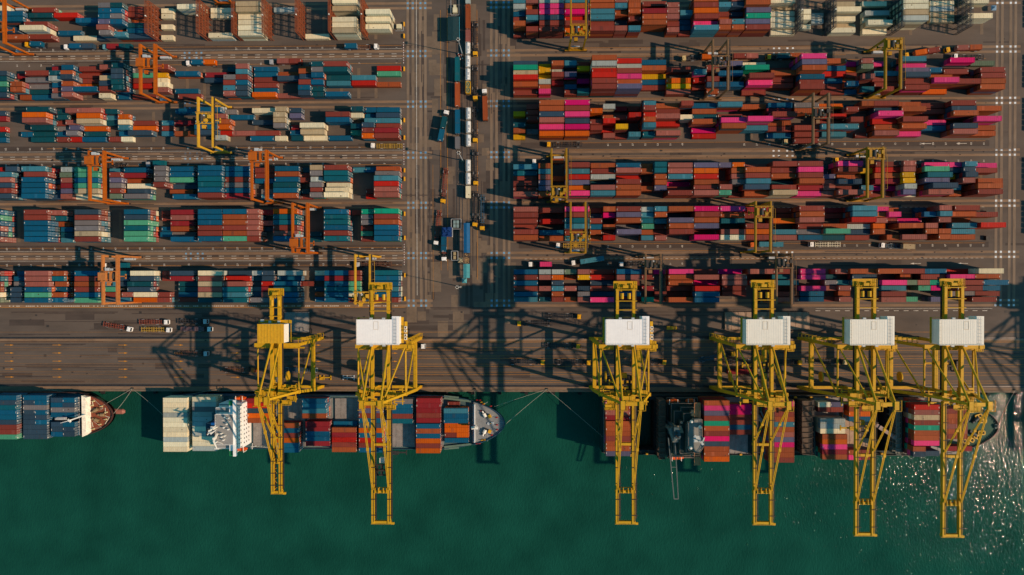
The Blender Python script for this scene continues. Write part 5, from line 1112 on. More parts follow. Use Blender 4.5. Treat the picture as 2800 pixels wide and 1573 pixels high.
for k, x in enumerate((-190.4, -164.2, -147.2, -131.2, -114.2, -97.7, -81.4)): rack(x, 124.9, 141.0, 12.5 if k != 2 else 11, OR_, 'rack_rust', 'rust coloured service rack in the top left row, %s from the left' % ORD[k + 1], 1.6 if k in (0, 1, 4) else 1.2)
for k, x in enumerate((137.2, 153.6, 187.0, 220.2)): rack(x, 125.0, 141.4, 12.5, BL_, 'rack_dark', 'dark grey service rack in the top right row, %s from the left' % ORD[k + 1])
# =====================================================================
# SHIPS
# =====================================================================
def half(x, xs, xb, xt, B, pw=2.1, ex=.54, stern=.93, aft=14):
    if x < xs + aft: return B * (stern + (1 - stern) * (x - xs) / aft)
    if x <= xb: return B
    t = (x - xb) / (xt - xb); return B * max(0, 1 - t ** pw) ** ex
def hull(root, xs, xb, xt, cy, B, zd, mh, mdeck, fc=None, holds=(), zf=None, boot=None):
    xs_ = [xs]
    x = xs
    while x < xb: x += 6; xs_.append(min(x, xb))
    n_ = 22; xs_ += [xb + (xt - xb) * math.sin((i + 1) / n_ * math.pi / 2) for i in range(n_)]
    for h0, h1 in holds: xs_ += [h0, h1]
    if fc: xs_.append(fc)
    xs_ = sorted(set(round(q, 3) for q in xs_))
    lev = [(-4.5, 7.0, .86), (-1.0, 4.0, .94), (zd, 0, 1.0)]
    mb = MB(); rings = []
    for z, back, sc_ in lev:
        pts = []
        for x in xs_:
            xx = xs + (x - xs) * (xt - back - xs) / (xt - xs) if x > xb else x
            hb = half(x, xs, xb, xt, B) * (1 if x <= xb - 20 else 1 - (1 - sc_) * min(1, (x - xb + 20) / 30))
            pts.append((xx, hb, z))
        rings.append(pts)
    for s in (1, -1):
        o = []
        for r_ in rings: o.append([(a, cy + s * b_, c) for a, b_, c in r_])
        base = len(mb.v)
        for r_ in o: mb.v += r_
        m_ = len(xs_)
        for k in range(len(lev) - 1):
            for i in range(m_ - 1):
                q = (base + k * m_ + i, base + k * m_ + i + 1, base + (k + 1) * m_ + i + 1, base + (k + 1) * m_ + i)
                mb.f.append(q if s < 0 else q[::-1]); mb.c.append(None)
    mb.quad((xs, cy - rings[2][0][1], zd), (xs, cy + rings[2][0][1], zd), (xs, cy + rings[0][0][1], -4.5), (xs, cy - rings[0][0][1], -4.5))
    # bulwark lip
    top = [(x, half(x, xs, xb, xt, B)) for x in xs_]
    for s in (1, -1):
        for (a, ha), (b_, hb) in zip(top, top[1:]):
            zz = (zf if zf and fc and a >= fc - .1 else zd)
            mb.beam((a, cy + s * (ha - .12), zz + .45), (b_, cy + s * (hb - .12), zz + .45), .28, 1.2)
    mb.build('hull', mh, root)
    mb = MB(); dk2 = MB(); fcm = MB()
    for (a, ha), (b_, hb) in zip(top, top[1:]):
        mid = (a + b_) / 2
        hold = [h for h in holds if h[0] <= mid <= h[1]]
        z = zd
        if fc and mid > fc:
            zz = zf; fcm.quad((a, cy - ha, zz), (b_, cy - hb, zz), (b_, cy + hb, zz), (a, cy + ha, zz)); continue
        if hold:
            wi = B * .84
            for s in (1, -1):
                mb.add([(a, cy + s * wi, z), (b_, cy + s * wi, z), (b_, cy + s * hb, z), (a, cy + s * ha, z)], [(0, 1, 2, 3) if s > 0 else (3, 2, 1, 0)])
        else: mb.quad((a, cy - ha, z), (b_, cy - hb, z), (b_, cy + hb, z), (a, cy + ha, z))
    for h in holds:
        wi = B * .84; dk2 = MB(); dk2.rect(h[0], h[1], cy - wi, cy + wi, -4)
        for s in (1, -1): dk2.quad((h[0], cy + s * wi, -4), (h[1], cy + s * wi, -4), (h[1], cy + s * wi, zd + .8), (h[0], cy + s * wi, zd + .8))
        for x in h: dk2.quad((x, cy - wi, -4), (x, cy + wi, -4), (x, cy + wi, zd + .8), (x, cy - wi, zd + .8))
        k = h[0] + .3
        for yy in range(int(-wi / 2.5) + 1, int(wi / 2.5)):
            for x in (h[0] + .25, h[1] - .25): dk2.box(x - .12, x + .12, cy + yy * 2.5 - .15, cy + yy * 2.5 + .15, -4, zd + .6)
        dk2.build('cargo_hold', mat('hold_dark', (40, 38, 36), .8, var=.3), root)
    mb.build('deck', mdeck, root)
    if fc:
        hf = half(fc, xs, xb, xt, B)
        if zf != zd: fcm.quad((fc, cy - hf, zd), (fc, cy + hf, zd), (fc, cy + hf, zf), (fc, cy - hf, zf))
    return fcm
def windlass(root, x, y, z, rz=0, m1=None, m2=None):
    mb = MB(); mb.cb(0, 0, .25, 3.0, 2.0, .5); mb.box(-1.6, -.6, -.5, .5, .5, 1.2); mb.box(1.6, 2.4, -.35, .35, .3, 1.2)
    o = mb.build('windlass', m1 or dkst, root, (x, y, z), rz)
    mb = MB(); mb.tube((-.4, 0, 1.0), (1.6, 0, 1.0), .85, 14); mb.tube((-1.8, 0, 1), (-.5, 0, 1), .45, 10); mb.build('drum', m2 or whitep, o)
def bits(root, pts, z, m_, s=1):
    for x, y in pts:
        mb = MB(); mb.cb(x, y, z + .15, 1.5 * s, .8 * s, .3)
        for d in (-.4, .4): mb.tube((x + d * s, y, z + .3), (x + d * s, y, z + .95), .2 * s, 8); mb.tube((x + d * s, y, z + .95), (x + d * s, y, z + 1.05), .28 * s, 8)
        mb.build('bollard', m_, root)
def lifeboat(root, x0, x1, y, z):
    xm = (x0 + x1) / 2; L = x1 - x0
    mb = MB(); n_ = 9; prof = []
    for i in range(n_):
        t = i / (n_ - 1); prof.append((x0 + L * t, 1.25 * math.sin(math.pi * (t * .84 + .08)) ** .6))
    vs = []
    for x, h in prof: vs += [(x, y - h, z + 1.0), (x, y - h * .55, z), (x, y + h * .55, z), (x, y + h, z + 1.0), (x, y + h * .5, z + 2.0), (x, y - h * .5, z + 2.0)]
    fs = []
    for i in range(n_ - 1):
        for k in range(6): fs.append((i * 6 + k, i * 6 + (k + 1) % 6, (i + 1) * 6 + (k + 1) % 6, (i + 1) * 6 + k))
    fs += [tuple(range(5, -1, -1)), tuple((n_ - 1) * 6 + k for k in range(6))]
    mb.add(vs, fs); o = mb.build('lifeboat', mat('lifeboat_orange', (216, 84, 18), .4), root)
    mb = MB(); mb.box(xm - L * .3, xm - L * .05, y - .5, y + .5, z + 2.0, z + 2.5); mb.build('canopy', mat('lifeboat_orange', (216, 84, 18)), o)
    mb = MB()
    for e in (-.32, .32): mb.beam((xm + e * L, y - 1.3, z - 1), (xm + e * L, y - 1.3, z + 2.8), .25); mb.beam((xm + e * L, y - 1.3, z + 2.8), (xm + e * L, y + 1.3, z + 2.9), .25)
    mb.build('davit', whitep, o)
def lash(root, x0, x1, cy, B, z0, z1, m_):
    mb = MB(); n_ = int(2 * B / 2.5)
    for i in range(n_ + 1):
        y = cy - B + 2 * B * i / n_
        mb.box(x0, x1, y - .12, y + .12, z0, z1)
    for z in (z0 + 2.6, z0 + 5.2, z1 - 1.0):
        if z < z1: mb.box(x0, x1, cy - B, cy + B, z - .06, z + .06)
    mb.box(x0 - .06, x0 + .08, cy - B, cy + B, z1 - .15, z1); mb.box(x1 - .08, x1 + .06, cy - B, cy + B, z1 - .15, z1)
    mb.build('lashing_bridge', m_, root)

# ---- ship 1 (left edge) ----
s1 = empty('container_ship', (0, 0, 0)); tag(s1, 'leftmost container ship cut by the frame, red brown foredeck and blue container stacks', 'ship', 'container ships moored along the quay')
hm1 = mat('hull_dark_red', (74, 44, 38), .5, var=.2); dm1 = mat('deck_redbrown', (124, 62, 38), .75, var=.3, scale=.5, dirtamt=.5)
fcm = hull(s1, -420, -236, -213.4, -69.6, 11.3, 3.4, hm1, mat('deck_teal', (34, 66, 70), .7), fc=-227.5, zf=5.6)
fcm.build('forecastle_deck', dm1, s1)
mb = MB(); mb.tube((-223, -69.4, -3.4), (-213.5, -69.6, -3.2), 1.6, 14, 1.45); mb.tube((-213.5, -69.6, -3.2), (-212.2, -69.6, -3.3), 1.45, 14, .7); mb.build('bulbous_bow', mat('bulb_pink', (150, 92, 74), .6), s1)
mb = MB(); mb.add([(-228.0, -59.5, 5.6), (-225.2, -60.2, 5.6), (-225.0, -79.2, 5.6), (-227.8, -80.4, 5.6), (-228.2, -59.2, 8.4), (-226.4, -60.4, 8.0), (-226.2, -79.0, 8.0), (-228.0, -80.6, 8.4)], [(3, 2, 1, 0), (4, 5, 6, 7), (0, 1, 5, 4), (1, 2, 6, 5), (2, 3, 7, 6), (3, 0, 4, 7)]); mb.build('breakwater', mat('breakwater_white', (226, 214, 186), .5, dirtamt=.5), s1)
mb = MB()
for k in range(9): mb.box(-230.5, -228.4, -80 + k * 2.4, -79.9 + k * 2.4, 5.6, 5.75)
mb.rail([(-230.4, -60.4, 5.6), (-230.4, -80, 5.6)], 1.2, .1, 1.2); mb.rail([(-228.6, -60.4, 5.6), (-228.6, -80, 5.6)], 1.2, .08, 1.2); mb.build('railing', greyb, s1)
mb = MB(); mb.rect(-230.6, -228.1, -80.2, -59.6, 5.62); mb.build('gangway_deck', mat('deck_oxide', (96, 34, 28), .7), s1)
for x, y, a in ((-222.3, -67.3, .5), (-222.0, -72.2, -.4), (-219, -69.5, 0)): windlass(s1, x, y, 5.65, a, mat('winch_brown', (96, 66, 40), .6), mat('winch_tan', (150, 120, 80), .6))
bits(s1, [(-223.5, -62.6), (-219.3, -65.2), (-216.8, -68.3), (-217.2, -72), (-220.2, -74.6), (-223.7, -77), (-224.2, -64.8)], 5.65, mat('bollard_cream', (206, 190, 130), .5), .8)
mb = MB()
for k, (a, b_) in enumerate((((-217.5, -66), (-217.2, -70.4)), ((-217.2, -70.4), (-215.2, -70.9)), ((-224.4, -73.5), (-223.9, -76)), ((-224.2, -62.6), (-223.7, -65)), ((-215.4, -71), (-217.6, -74.4)))): mb.tube((a[0], a[1], 5.85), (b_[0], b_[1], 5.85), .16, 6)
for a, b_ in (((-223.5, -61.5), (-218.6, -66.3)), ((-218.6, -66.3), (-222, -68)), ((-225, -66.6), (-218.6, -66.3)), ((-224, -72.8), (-219.5, -76.2)), ((-224.6, -76.8), (-219.4, -76.3))): mb.tube((*a, 5.8), (*b_, 5.8), .07, 5)
mb.build('mooring_rope', mat('rope', (200, 190, 160), .8), s1)
mb = MB(); mb.tube((-226.4, -69.2, 8.0), (-226.4, -69.2, 13.4), .35, 8); mb.beam((-225.0, -69.0, 13.2), (-230.2, -70.8, 14), .55, .5); mb.beam((-230.2, -70.8, 14.2), (-235.4, -72.3, 14), .4, .4, .2, .2); mb.tube((-231.3, -70.4, 14.2), (-230, -71.6, 14.2), .5, 8); mb.cb(-230.5, -70.9, 14.5, 1.3, .9, .5); mb.build('foremast', whitep, s1)
mb = MB(); mb.box(-242, -236.2, -71.8, -70.4, 7.9, 8.6); mb.box(-241.5, -237, -71.4, -70.8, 8.6, 8.9); mb.build('hatch_gear', greyb, s1)
for k, a in enumerate(((-420, -273), (-271, -259), (-257, -244.6), (-243, -231))): hatch(a[0], a[1], -80, -59.2, 3.4, mat('hatch_teal', (30, 62, 70), .6), None, s1, 'hatch_cover')

# ---- ship 2 (middle) ----
s2 = empty('container_ship', (0, 0, 0)); tag(s2, 'middle container ship with white bridge near its stern and pale grey foredeck', 'ship', 'container ships moored along the quay')
dg_ = mat('deck_grey_green', (104, 112, 108), .7, var=.2)
fcm = hull(s2, -187.5, -50, -10.2, -73.4, 13.9, 4.2, mat('hull_steel_blue', (40, 70, 84), .5, var=.2), mat('deck_bluegrey', (66, 92, 92), .7, var=.25), fc=-26.2, zf=6.4)
fcm.build('forecastle_deck', mat('foredeck_grey', (120, 121, 116), .7, var=.15), s2)
for a, b_, y0, y1 in ((-184, -171, -86.6, -60), (-169, -156, -86.6, -60), (-140.6, -128.5, -86, -61), (-126.5, -113.5, -86, -61), (-112.3, -99.5, -86, -61), (-98, -85.2, -86, -61), (-84, -71.2, -86, -61), (-69.6, -56.6, -86, -61), (-54.6, -42, -86, -61)):
    hatch(a, b_, y0, y1, 4.2, hcm, None, s2)
white_s = mat('ship_white', (228, 226, 214), .45, var=.08, dirtamt=.2)
root = s2
mb = MB(); mb.box(-153.8, -141.9, -84.2, -62.0, 4.2, 15); mb.box(-153.0, -142.0, -83.2, -63.0, 15, 20.5); ac_ = mb.build('deckhouse', white_s, s2)
mb = MB(); mb.box(-151.2, -142.4, -80.6, -65.4, 20.5, 24.6); wh = mb.build('wheelhouse', white_s, s2)
mb = MB(); mb.box(-151.0, -142.7, -80.4, -65.6, 24.6, 24.75); mb.build('roof', mat('roof_grey', (136, 134, 126), .6, var=.1, spec=.1), wh)
mb = MB(); mb.box(-152.8, -142.2, -83, -63.2, 20.5, 20.6); mb.build('upper_deck', mat('roof_grey', (1, 1, 1)), s2); mb = MB(); mb.box(-153.6, -142.1, -84.0, -62.2, 15, 15.1); mb.build('boat_deck', mat('roof_grey', (1, 1, 1)), s2)
mb = MB(); mb.box(-142.9, -141.5, -86.3, -58.7, 22.6, 24.2); mb.box(-145.3, -142.9, -86.3, -80.6, 22.4, 22.7); mb.box(-145.3, -142.9, -65.4, -58.7, 22.4, 22.7); mb.build('bridge_wing', white_s, s2)
grn = mat('deck_green', (8, 110, 56), .6)
for y0, y1 in ((-61.6, -59.0), (-86.4, -84.0)): mb = MB(); mb.box(-145.4, -142.95, y0, y1, 22.7, 22.85); mb.build('wing_deck', grn, s2)
mb = MB()
for zz in (7, 10, 12.7, 16.5, 18.7): 
    for k in range(9): yy = -82.4 + k * 2.2 if zz < 15 else -81.6 + k * 2.1; xx = -141.9 if zz < 15 else -142.0; mb.box(xx, xx + .06, yy, yy + .7, zz, zz + .8)
mb.build('window', glass, ac_)
mb = MB(); mb.box(-142.4, -142.3, -80.2, -65.8, 22.9, 23.9)
mb.build('window', glass, wh)
mb = MB(); mb.box(-153, -142.2, -84.0, -83.2, 17.4, 17.5); 
for z, x1 in ((15, -141.9), (17.7, -142)): mb.rail([(x1, -84, z), (x1, -62.2, z)], 1, .08, 1.5); mb.rail([(-153.6, -84, z), (x1, -84, z)], 1, .08, 1.5)
mb.rail([(-151, -80.5, 24.7), (-151, -65.5, 24.7), (-142.8, -65.5, 24.7)], 1, .08, 1.5); mb.build('railing', whitep, ac_)
mb = MB(); mb.box(-155.6, -153.8, -79, -66, 4.2, 13); mb.box(-156, -153.9, -70, -66, 13, 18); mb.build('engine_casing', mat('casing_teal', (30, 66, 70), .6), s2)
mb = MB(); mb.prism([(-155.6, -76.2), (-151.6, -76.2), (-151.6, -69.6), (-155.6, -69.6)], 13, 25.5); fn = mb.build('funnel', mat('funnel_navy', (20, 46, 60), .5), s2)
mb = MB(); mb.box(-153.0, -151.4, -70.6, -69.5, 22, 25.7); mb.build('funnel_band', mat('funnel_blue', (0, 80, 140), .5), fn)
mb = MB()
for a, b_ in ((-154.6, -74.8), (-154.6, -72.9), (-153.4, -74), (-153, -72)): mb.tube((a, b_, 25.5), (a, b_, 26.6), .4, 8)
mb.build('exhaust_pipe', dkst, fn)
mb = MB(); mb.tube((-150.6, -71.8, 24.6), (-150.6, -71.8, 33), .4, 8); mb.beam((-152.8, -74.4, 30), (-148.6, -69.8, 30), .5, .25); mb.beam((-150.6, -73.6, 31.5), (-147.4, -71.4, 31.5), .9, .2, .1); mb.beam((-150.6, -71.8, 32.6), (-148.6, -70.6, 32.6), .3); mb.cb(-151.2, -71.6, 28, 2, 1.6, .2)
mb.beam((-150.6, -71.8, 28), (-153.4, -73.6, 28), .3); mb.build('radar_mast', whitep, s2)
mb = MB(); mb.beam((-150.2, -75.0, 24.8), (-151.2, -78, 27), .8, .6); mb.beam((-151.2, -78, 27), (-150.4, -82.4, 25), .7, .4, .4, .3); mb.tube((-151.2, -77, 24.6), (-151.2, -77, 27), .6, 8); mb.cb(-151.0, -82.6, 24, 2.2, .5, .5); mb.build('stores_crane', whitep, s2)
mb = MB(); rr = random.Random(2)
for k in range(10): a, b_ = rr.uniform(-150.5, -144), rr.uniform(-80, -66.5); mb.tube((a, b_, 24.7), (a, b_, 25.9), .22, 6); mb.tube((a, b_, 25.8), (a, b_, 26.5), .4, 8)
for k in range(6): a, b_ = rr.uniform(-150, -145), rr.uniform(-79.6, -67); mb.beam((a, b_, 24.9), (a + rr.uniform(.8, 2.4), b_ + rr.uniform(-1, 1), 25), .25)
mb.build('antenna', whitep, wh)
lifeboat(s2, -147.6, -142.2, -86.2, 8.4); lifeboat(s2, -147.9, -142.6, -60.2, 8.4)
mb = MB(); mb.beam((-141.2, -86.4, 7), (-137.6, -84.8, 9), .3); mb.beam((-141, -84.4, 5), (-140, -86.6, 8), .3); mb.rail([(-141.4, -85.8, 5), (-128, -86.6, 5)], 1.1, .08, 1.5); mb.build('gangway', whitep, s2)
mb = MB(); mb.beam((-25.6, -63.6, 7.0), (-25.6, -83.1, 7.0), .35, 1.6); mb.beam((-26.4, -63.6, 6.6), (-26.4, -83.1, 6.6), .2, .6); mb.build('breakwater', white_s, s2)
mb = MB(); mb.tube((-25.2, -74.4, 6.4), (-25.2, -74.4, 15), .4, 8); mb.cb(-25.2, -74.4, 13, 3.4, 1.3, .2); mb.cb(-24, -74.2, 15, 1.0, 1.0, .5); mb.tube((-26.4, -74.6, 13), (-26.4, -74.6, 14.5), .35, 6); mb.build('foremast', whitep, s2)
for y, a in ((-68.6, -1.05), (-78.0, 1.15)):
    windlass(s2, -20.8, y, 6.45, a, dkst, whitep)
    mb = MB(); mb.cb(0, 0, .6, 1.7, 1.5, 1.2); mb.build('chain_stopper', ybm, s2, (-18.0, y + (1.4 if y > -70 else -.6) * -.8, 6.45), a)
redm = mat('fitting_red', (170, 26, 22), .5)
bits(s2, [(-24.4, -61.4), (-23, -61.6), (-21.4, -63.6), (-17.4, -64.6), (-14.4, -70.4), (-14.3, -74.2), (-14.2, -76.6), (-17, -79.4), (-24.6, -83.8), (-23.2, -83.7), (-22.4, -67)], 6.45, redm, .7)
bits(s2, [(-22.3, -62.6), (-21, -63.4), (-22, -82), (-20.6, -81.8), (-17.2, -73.4)], 6.45, ybm, .7)
mb = MB()
for a, b_ in (((-23, -65), (-19, -62.5)), ((-22, -66), (-14, -71)), ((-22, -80.6), (-15, -76)), ((-19.5, -78.4), (-19, -82.6)), ((-14, -73), (-10.6, -73.2))): mb.beam((*a, 6.5), (*b_, 6.5), .12, .1)
mb.tube((-18.6, -73.5, 6.4), (-18.6, -73.5, 6.9), .7, 12); mb.cb(-16.6, -73.3, 6.7, 1.6, 1.2, .6); mb.build('deck_fitting', greyb, s2)
for s in (1, -1): mb = MB(); mb.beam((-41.5, -73.4 + s * 12.6, 4.9), (-27.6, -73.4 + s * 11, 5.2), 1.0, .8); mb.beam((-41.5, -73.4 + s * 13.6, 4.9), (-34, -73.4 + s * 12.9, 5.2), .9, .5); mb.build('side_passage', mat('passage_green', (90, 110, 92), .6), s2)
loose(-36.4, -63.6, 4.3, 6.06, 0, 'r', 'maroon short container sitting low near the bow of the middle ship')

# ---- ship 3 (right) ----
s3 = empty('container_ship', (0, 0, 0)); tag(s3, 'rightmost container ship with dark green superstructure and green foredeck, under four cranes', 'ship', 'container ships moored along the quay')
hm3 = mat('hull_black_green', (26, 40, 38), .5, var=.2)
fcm = hull(s3, 39.2, 196, 237.9, -74.0, 15.2, 6.2, hm3, mat('deck_darkgreen', (36, 48, 44), .7, var=.25), fc=221.0, zf=7.6, holds=((54.5, 66.0), (134.4, 137.2), (176.6, 183.0)))
fcm.build('forecastle_deck', mat('foredeck_green', (28, 72, 54), .7, var=.2), s3)
for a, b_ in ((40.2, 53.6), (87.6, 100.2), (100.4, 113.2), (119.2, 132), (146, 159), (161, 174.4), (188.8, 202), (205, 219)): hatch(a, b_, -88.4, -59.8, 6.2, hcb if a in (161,) else hcm, None, s3)
lm = mat('lash_brown', (84, 68, 52), .7, var=.3); lm2 = mat('lash_dark', (52, 48, 42), .7, var=.3)
lash(s3, 66.6, 69.8, -74.6, 14.6, 6.2, 15.5, lm); lash(s3, 137.4, 142.0, -73.4, 13.2, 6.2, 15.5, lm); lash(s3, 183.4, 185.6, -73.4, 13.2, 6.2, 15.5, mat('lash_grey', (110, 112, 98), .7)); lash(s3, 186.4, 188.2, -73.4, 13.2, 6.2, 13.5, lm2); lash(s3, 142.8, 144.4, -73.4, 13.2, 6.2, 13, lm2); lash(s3, 133.0, 134.2, -73.4, 13.2, 6.2, 13, lm2)
dgk = mat('super_green', (34, 56, 48), .6, var=.2); pale = mat('super_pale', (124, 122, 110), .6, var=.15)
edge = mat('super_edge', (128, 112, 98), .6)
def tier(poly, z0, z1, m_, nm, par=s3):
    mb = MB(); mb.prism(poly, z0, z1); o = mb.build(nm, m_, par)
    mb = MB(); pts = [(a, b_, z1) for a, b_ in poly] + [(poly[0][0], poly[0][1], z1)]; mb.rail(pts, 1.0, .16, 1.6); mb.build('railing', edge, o); return o
tier([(71.6, -89.8), (87.0, -89.8), (87.0, -59.6), (71.6, -59.6)], 6.2, 9.4, dgk, 'deckhouse')
a3 = tier([(72.6, -88), (86.4, -88), (86.4, -61.4), (72.6, -61.4)], 9.4, 15, dgk, 'deckhouse')
tier([(73.2, -86.2), (85.6, -86.2), (85.6, -62.6), (76.4, -62.6), (76.4, -64.4), (73.2, -64.4)], 15, 19, dgk, 'deckhouse')
tier([(75.2, -84.2), (85.0, -84.2), (85, -63.2), (80.6, -63.2), (80.6, -64.8), (77, -64.8), (77, -68.6), (75.2, -68.6)], 19, 22.5, dgk, 'deckhouse')
tier([(77.4, -83.0), (84.6, -83.0), (84.6, -67), (81, -67), (81, -69.4), (77.4, -69.4)], 22.5, 25.6, dgk, 'deckhouse')
wh3 = tier([(78.0, -81.2), (80.4, -81.2), (80.9, -82.4), (83.2, -82.4), (84.4, -81), (85.4, -79), (85.4, -76), (84.6, -75), (84.4, -66.6), (80.4, -66.6), (80.4, -68.2), (78.0, -68.2)], 25.6, 28, pale, 'wheelhouse')
mb = MB(); mb.box(84.45, 84.52, -81, -67, 26.2, 27.2); mb.build('window', glass, wh3)
org = mat('wing_tan', (176, 116, 70), .6, var=.2)
for s, y0, y1 in ((1, -66.6, -59.2), (-1, -89.4, -82.4)):
    mb = MB(); yy0, yy1 = (y0, y1) if s > 0 else (y1, y0)
    for k in range(5): mb.box(81.6 + k * .62, 81.75 + k * .62, min(y0, y1), max(y0, y1), 25.2, 25.6)
    e0, e1 = ((-63, y1) if s > 0 else (y0, -85.4)); mb.box(81.4, 84.2, min(e0, e1), max(e0, e1), 25.6, 25.8); mb.rail([(81.4, y0, 25.6), (81.4, y1, 25.6), (84.2, y1, 25.6), (84.2, y0, 25.6)], 1, .14, 1.2); mb.build('bridge_wing', org, s3)
mb = MB(); mb.prism([(71.4, -76.5), (74.2, -76.5), (74.8, -75), (73.6, -70.8), (71.4, -70.8)], 9, 27.5); f3 = mb.build('funnel', mat('funnel_green', (58, 80, 80), .5, var=.2), s3)
mb = MB()
for a, b_ in ((72.4, -74.8), (73.2, -75.4), (72.6, -73.4)): mb.tube((a, b_, 27.5), (a, b_, 28.6), .5, 8)
mb.build('exhaust_pipe', dkst, f3)
mb = MB(); mb.prism([(71.6, -70.3), (75.2, -70.3), (76.4, -73.8), (73, -73.8)], 25.6, 26.1); mb.box(72.4, 72.8, -73.6, -70.4, 19, 25.6); mb.build('exhaust_hood', mat('hood_tan', (132, 118, 92), .6), s3)
mb = MB(); mb.tube((81, -75.0, 28), (81, -75, 38), .45, 8); mb.beam((79.0, -72.6, 36), (83.2, -77, 36), .9, .3); mb.beam((82, -76.8, 37), (83.4, -73.4, 37), .5, .2); mb.cb(81, -75, 33, 3.2, 3, .25); mb.build('radar_mast', mat('mast_pale', (176, 180, 170), .5), s3)
for a, b_ in ((83.4, -70.2), (79.4, -67.6), (79.0, -80.2)): mb = MB(); mb.tube((a, b_, 28), (a, b_, 29), .4, 10); mb.tube((a, b_, 29), (a, b_, 30.2), .85, 12, .5); mb.build('satellite_dome', whitep, wh3)
mb = MB()
for a, b_ in ((80.8, -64.5), (75.8, -69.2), (80.6, -84.8), (82.8, -62)): mb.tube((a, b_, 22.5), (a, b_, 24.2), .55, 10)
mb.build('searchlight', mat('lamp_tan', (190, 150, 120), .5), s3)
lifeboat(s3, 71.0, 77.4, -61.0, 11); lifeboat(s3, 80.6, 85.2, -60.8, 11); lifeboat(s3, 72.2, 79.4, -89.2, 11)
mb = MB(); mb.tube((70.6, -72.8, 9), (70.6, -72.8, 24), .9, 12); mb.tube((70.4, -71.4, 24.6), (72.4, -77.4, 24.6), 1.5, 14); mb.cb(72.6, -77.8, 25, 2.8, 1.4, .8)
pc = mb.build('stores_crane', mat('crane_grey', (92, 98, 90), .5), s3)
mb = MB(); gm_ = mat('boom_grey', (88, 96, 90), .6, var=.2)
for p, q in (((69.4, -76.4, 24), (70.9, -104.4, 30)), ((72.6, -77.6, 24), (72.9, -104.4, 30))): mb.beam(p, q, .42, .5)
mb.beam((70.9, -104.3, 30), (72.9, -104.3, 30), .4); mb.beam((70.2, -90, 27), (72.7, -90, 27), .25); mb.build('boom', gm_, pc)
mb = MB(); mb.beam((116.5, -65, 16), (128, -88, 14), .6); mb.build('hose_boom', gm_, s3)
mb = MB(); mb.tube((174.8, -72.6, 7), (174.8, -72.6, 14), 1.0, 12); mb.beam((175.6, -73.2, 14), (183.0, -78.2, 14), 2.0, 1.0, 1.4, .8); mb.tube((183, -78.2, 13.4), (183, -78.2, 14.8), 1.1, 14); pk = mb.build('deck_crane', mat('crane_pinkgrey', (142, 118, 106), .6, var=.25), s3)
mb = MB(); mb.tube((116.4, -68.4, 7), (116.4, -68.4, 14), 1.0, 12); mb.beam((115.6, -68, 14), (121.8, -74.6, 14), 1.8, 1.0, 1.4, .8); mb.build('deck_crane', mat('crane_pinkgrey', (142, 118, 106)), s3)
for k, (x, y) in enumerate([(224.1, -66.1), (230.4, -71.3), (229.7, -77.3), (224.4, -80.7), (221.9, -82.1), (228.2, -69.0), (227.6, -79.4)]):
    mb = MB(); L_, w_ = 1.55, .85
    for e in (-1, 1): mb.box(-L_, L_, e * w_ - .25, e * w_ + .25, 0, .7); mb.box(e * L_ - .25, e * L_ + .25, -w_, w_, 0, .7)
    mb.box(-.2, .2, -w_, w_, 0, .6); cf = mb.build('chock_frame', mat('chock_yellow', (200, 150, 20), .5), s3, (x, y, 7.62), [0, 0, 0, -.5, -.7, .3, -.4][k])
    for e in (-.8, .8): mb = MB(); mb.tube((e, 0, 0), (e, 0, .9), .3, 8); mb.build('bollard', dkst, cf)
windlass(s3, 226.2, -71.0, 7.65, .7, dkst, mat('winch_dark', (60, 66, 62), .5)); windlass(s3, 225.0, -77.4, 7.65, -.6, dkst, mat('winch_dark', (60, 66, 62), .5)); windlass(s3, 222.6, -70.4, 7.65, 1.2, dkst, mat('winch_dark', (60, 66, 62), .5))
mb = MB()
for k in range(18):
    x = 222 + k * .86
    if x < 236.8:
        for s in (1, -1):
            h = half(x, 39.2, 196, 237.9, 15.2); mb.beam((x - .5, -74 + s * (h - 1.8), 7.75), (x + .3, -74 + s * (h - .35), 8.6), .16, .12)
mb.tube((237.4, -74, 7.6), (237.4, -74, 9.2), .7, 10); mb.cb(236.9, -74, 8.0, 1.6, 2.2, .8); mb.build('bulwark_stay', mat('stay_green', (70, 92, 80), .6), s3)
mb = MB(); mb.cb(68.4 - 13.2, -89.4, 7, 3.4, 1.3, 1); mb.build('bunker_station', ybm, s3)
for k, (x, y) in enumerate(((62, -88.6), (109.5, -88.8), (131, -88.6), (151, -88.4), (159.5, -88.4), (180.5, -88.2), (144.8, -59.7), (152.6, -59.6), (137, -59.7))):
    mb = MB(); mb.cb(x, y, 7, .9, .9, 1.4); mb.cb(x, y, 7.8, 1.2, .5, .3); mb.build('deck_locker', ybm, s3)

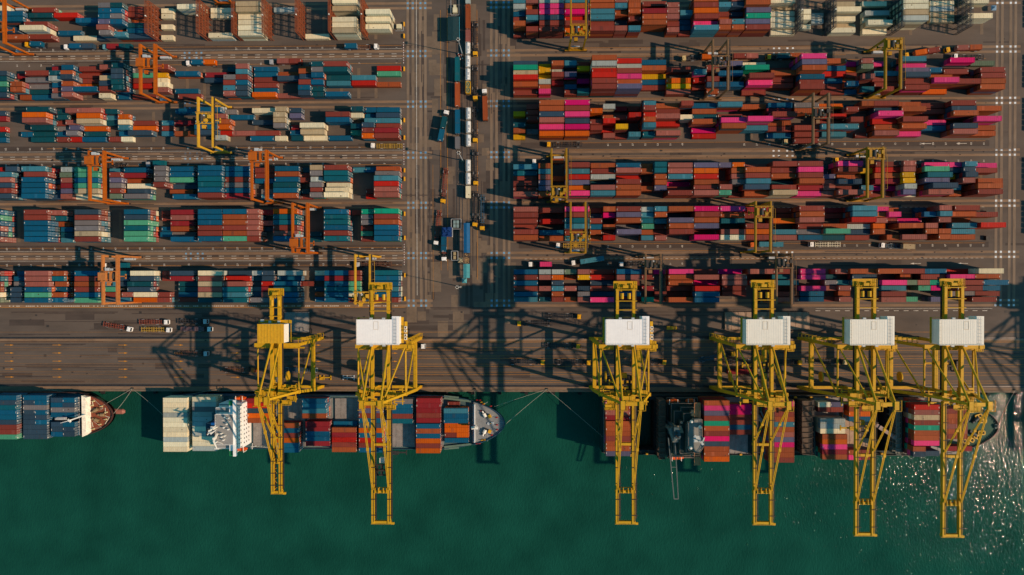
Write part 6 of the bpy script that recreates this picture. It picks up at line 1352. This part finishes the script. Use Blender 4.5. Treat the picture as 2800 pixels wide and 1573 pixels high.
# ---- mooring lines ----
rp = mat('mooring_rope_grey', (150, 148, 128), .8)
def line(a, b_, lab, r_=.07, sag=.9):
    a = Vector(a); b_ = Vector(b_); mb = MB(); n_ = 8; pts = []
    for i in range(n_ + 1): t = i / n_; p = a.lerp(b_, t); p.z -= sag * 4 * t * (1 - t); pts.append(p)
    for p, q in zip(pts, pts[1:]): mb.tube(p, q, r_, 6)
    tag(mb.build('mooring_line', rp), lab, 'mooring line', 'mooring lines between ships and quay')
b1, b2, b3_, b4, b5 = (-206.3, -56.9, .7), (-254.7, -56.9, .7), (11.6, -56.9, .7), (251.5, -57.1, .7), (-159.4, -56.9, .7)
line(b1, (-214.2, -70.4, 6.3), 'thick mooring line from the left bollard to the bow tip of the leftmost ship', .09, 1.6)
line(b1, (-218.4, -64.6, 6.3), 'thin mooring line from the left bollard to the leftmost ship deck')
line(b1, (-187.2, -70.5, 4.9), 'mooring line from the left bollard to the stern of the middle ship')
line(b2, (-229.9, -59.8, 5), 'mooring line running along the quay face to the leftmost ship')
line(b3_, (-15.6, -64.8, 7), 'mooring line from the centre bollard to the upper bow of the middle ship')
line(b3_, (-10.6, -74.4, 7), 'mooring line from the centre bollard to the bow tip of the middle ship', .09, 1.4)
line(b3_, (39.6, -80, 6.8), 'mooring line from the centre bollard to the stern of the rightmost ship')
line(b4, (237.6, -74, 8.6), 'mooring line at the right edge to the bow of the rightmost ship', .09)
line(b5, (-183, -60.8, 4.9), 'mooring line over the quay to the white stacks of the middle ship')
line((-83 + 57, -57, .7), (-25.7, -60.6, 7), 'short mooring line to the shoulder of the middle ship')
k = 0
for x in (-254.7, -206.3, -159.4, -120, -80, -26, 11.6, 55, 100, 150, 200, 251.5):
    k += 1
    mb = MB(); mb.tube((x, -56.8, 0), (x, -56.8, .5), .28, 10); mb.tube((x, -56.8, .5), (x, -56.8, .75), .42, 10, .36); mb.box(x - .5, x + .5, -57.2, -56.3, 0, .08)
    tag(mb.build('quay_bollard', dkst), 'dark iron bollard on the quay edge, %s from the left' % ORD[k], 'bollard', 'bollards along the quay edge')
for x, lab in ((-75.6, 'small yellow ladder hatch on the quay edge, left of pair'), (-64.3, 'small yellow ladder hatch on the quay edge, right of pair')):
    mb = MB(); mb.box(x - 1, x + 1, -56.6, -55.9, 0, .5); mb.box(x - .7, x + .7, -57.3, -56.6, 0, .2); tag(mb.build('ladder_hatch', ybm), lab, 'ladder hatch', 'yellow ladder hatches on the quay edge')
print('objects', len(bpy.data.objects))
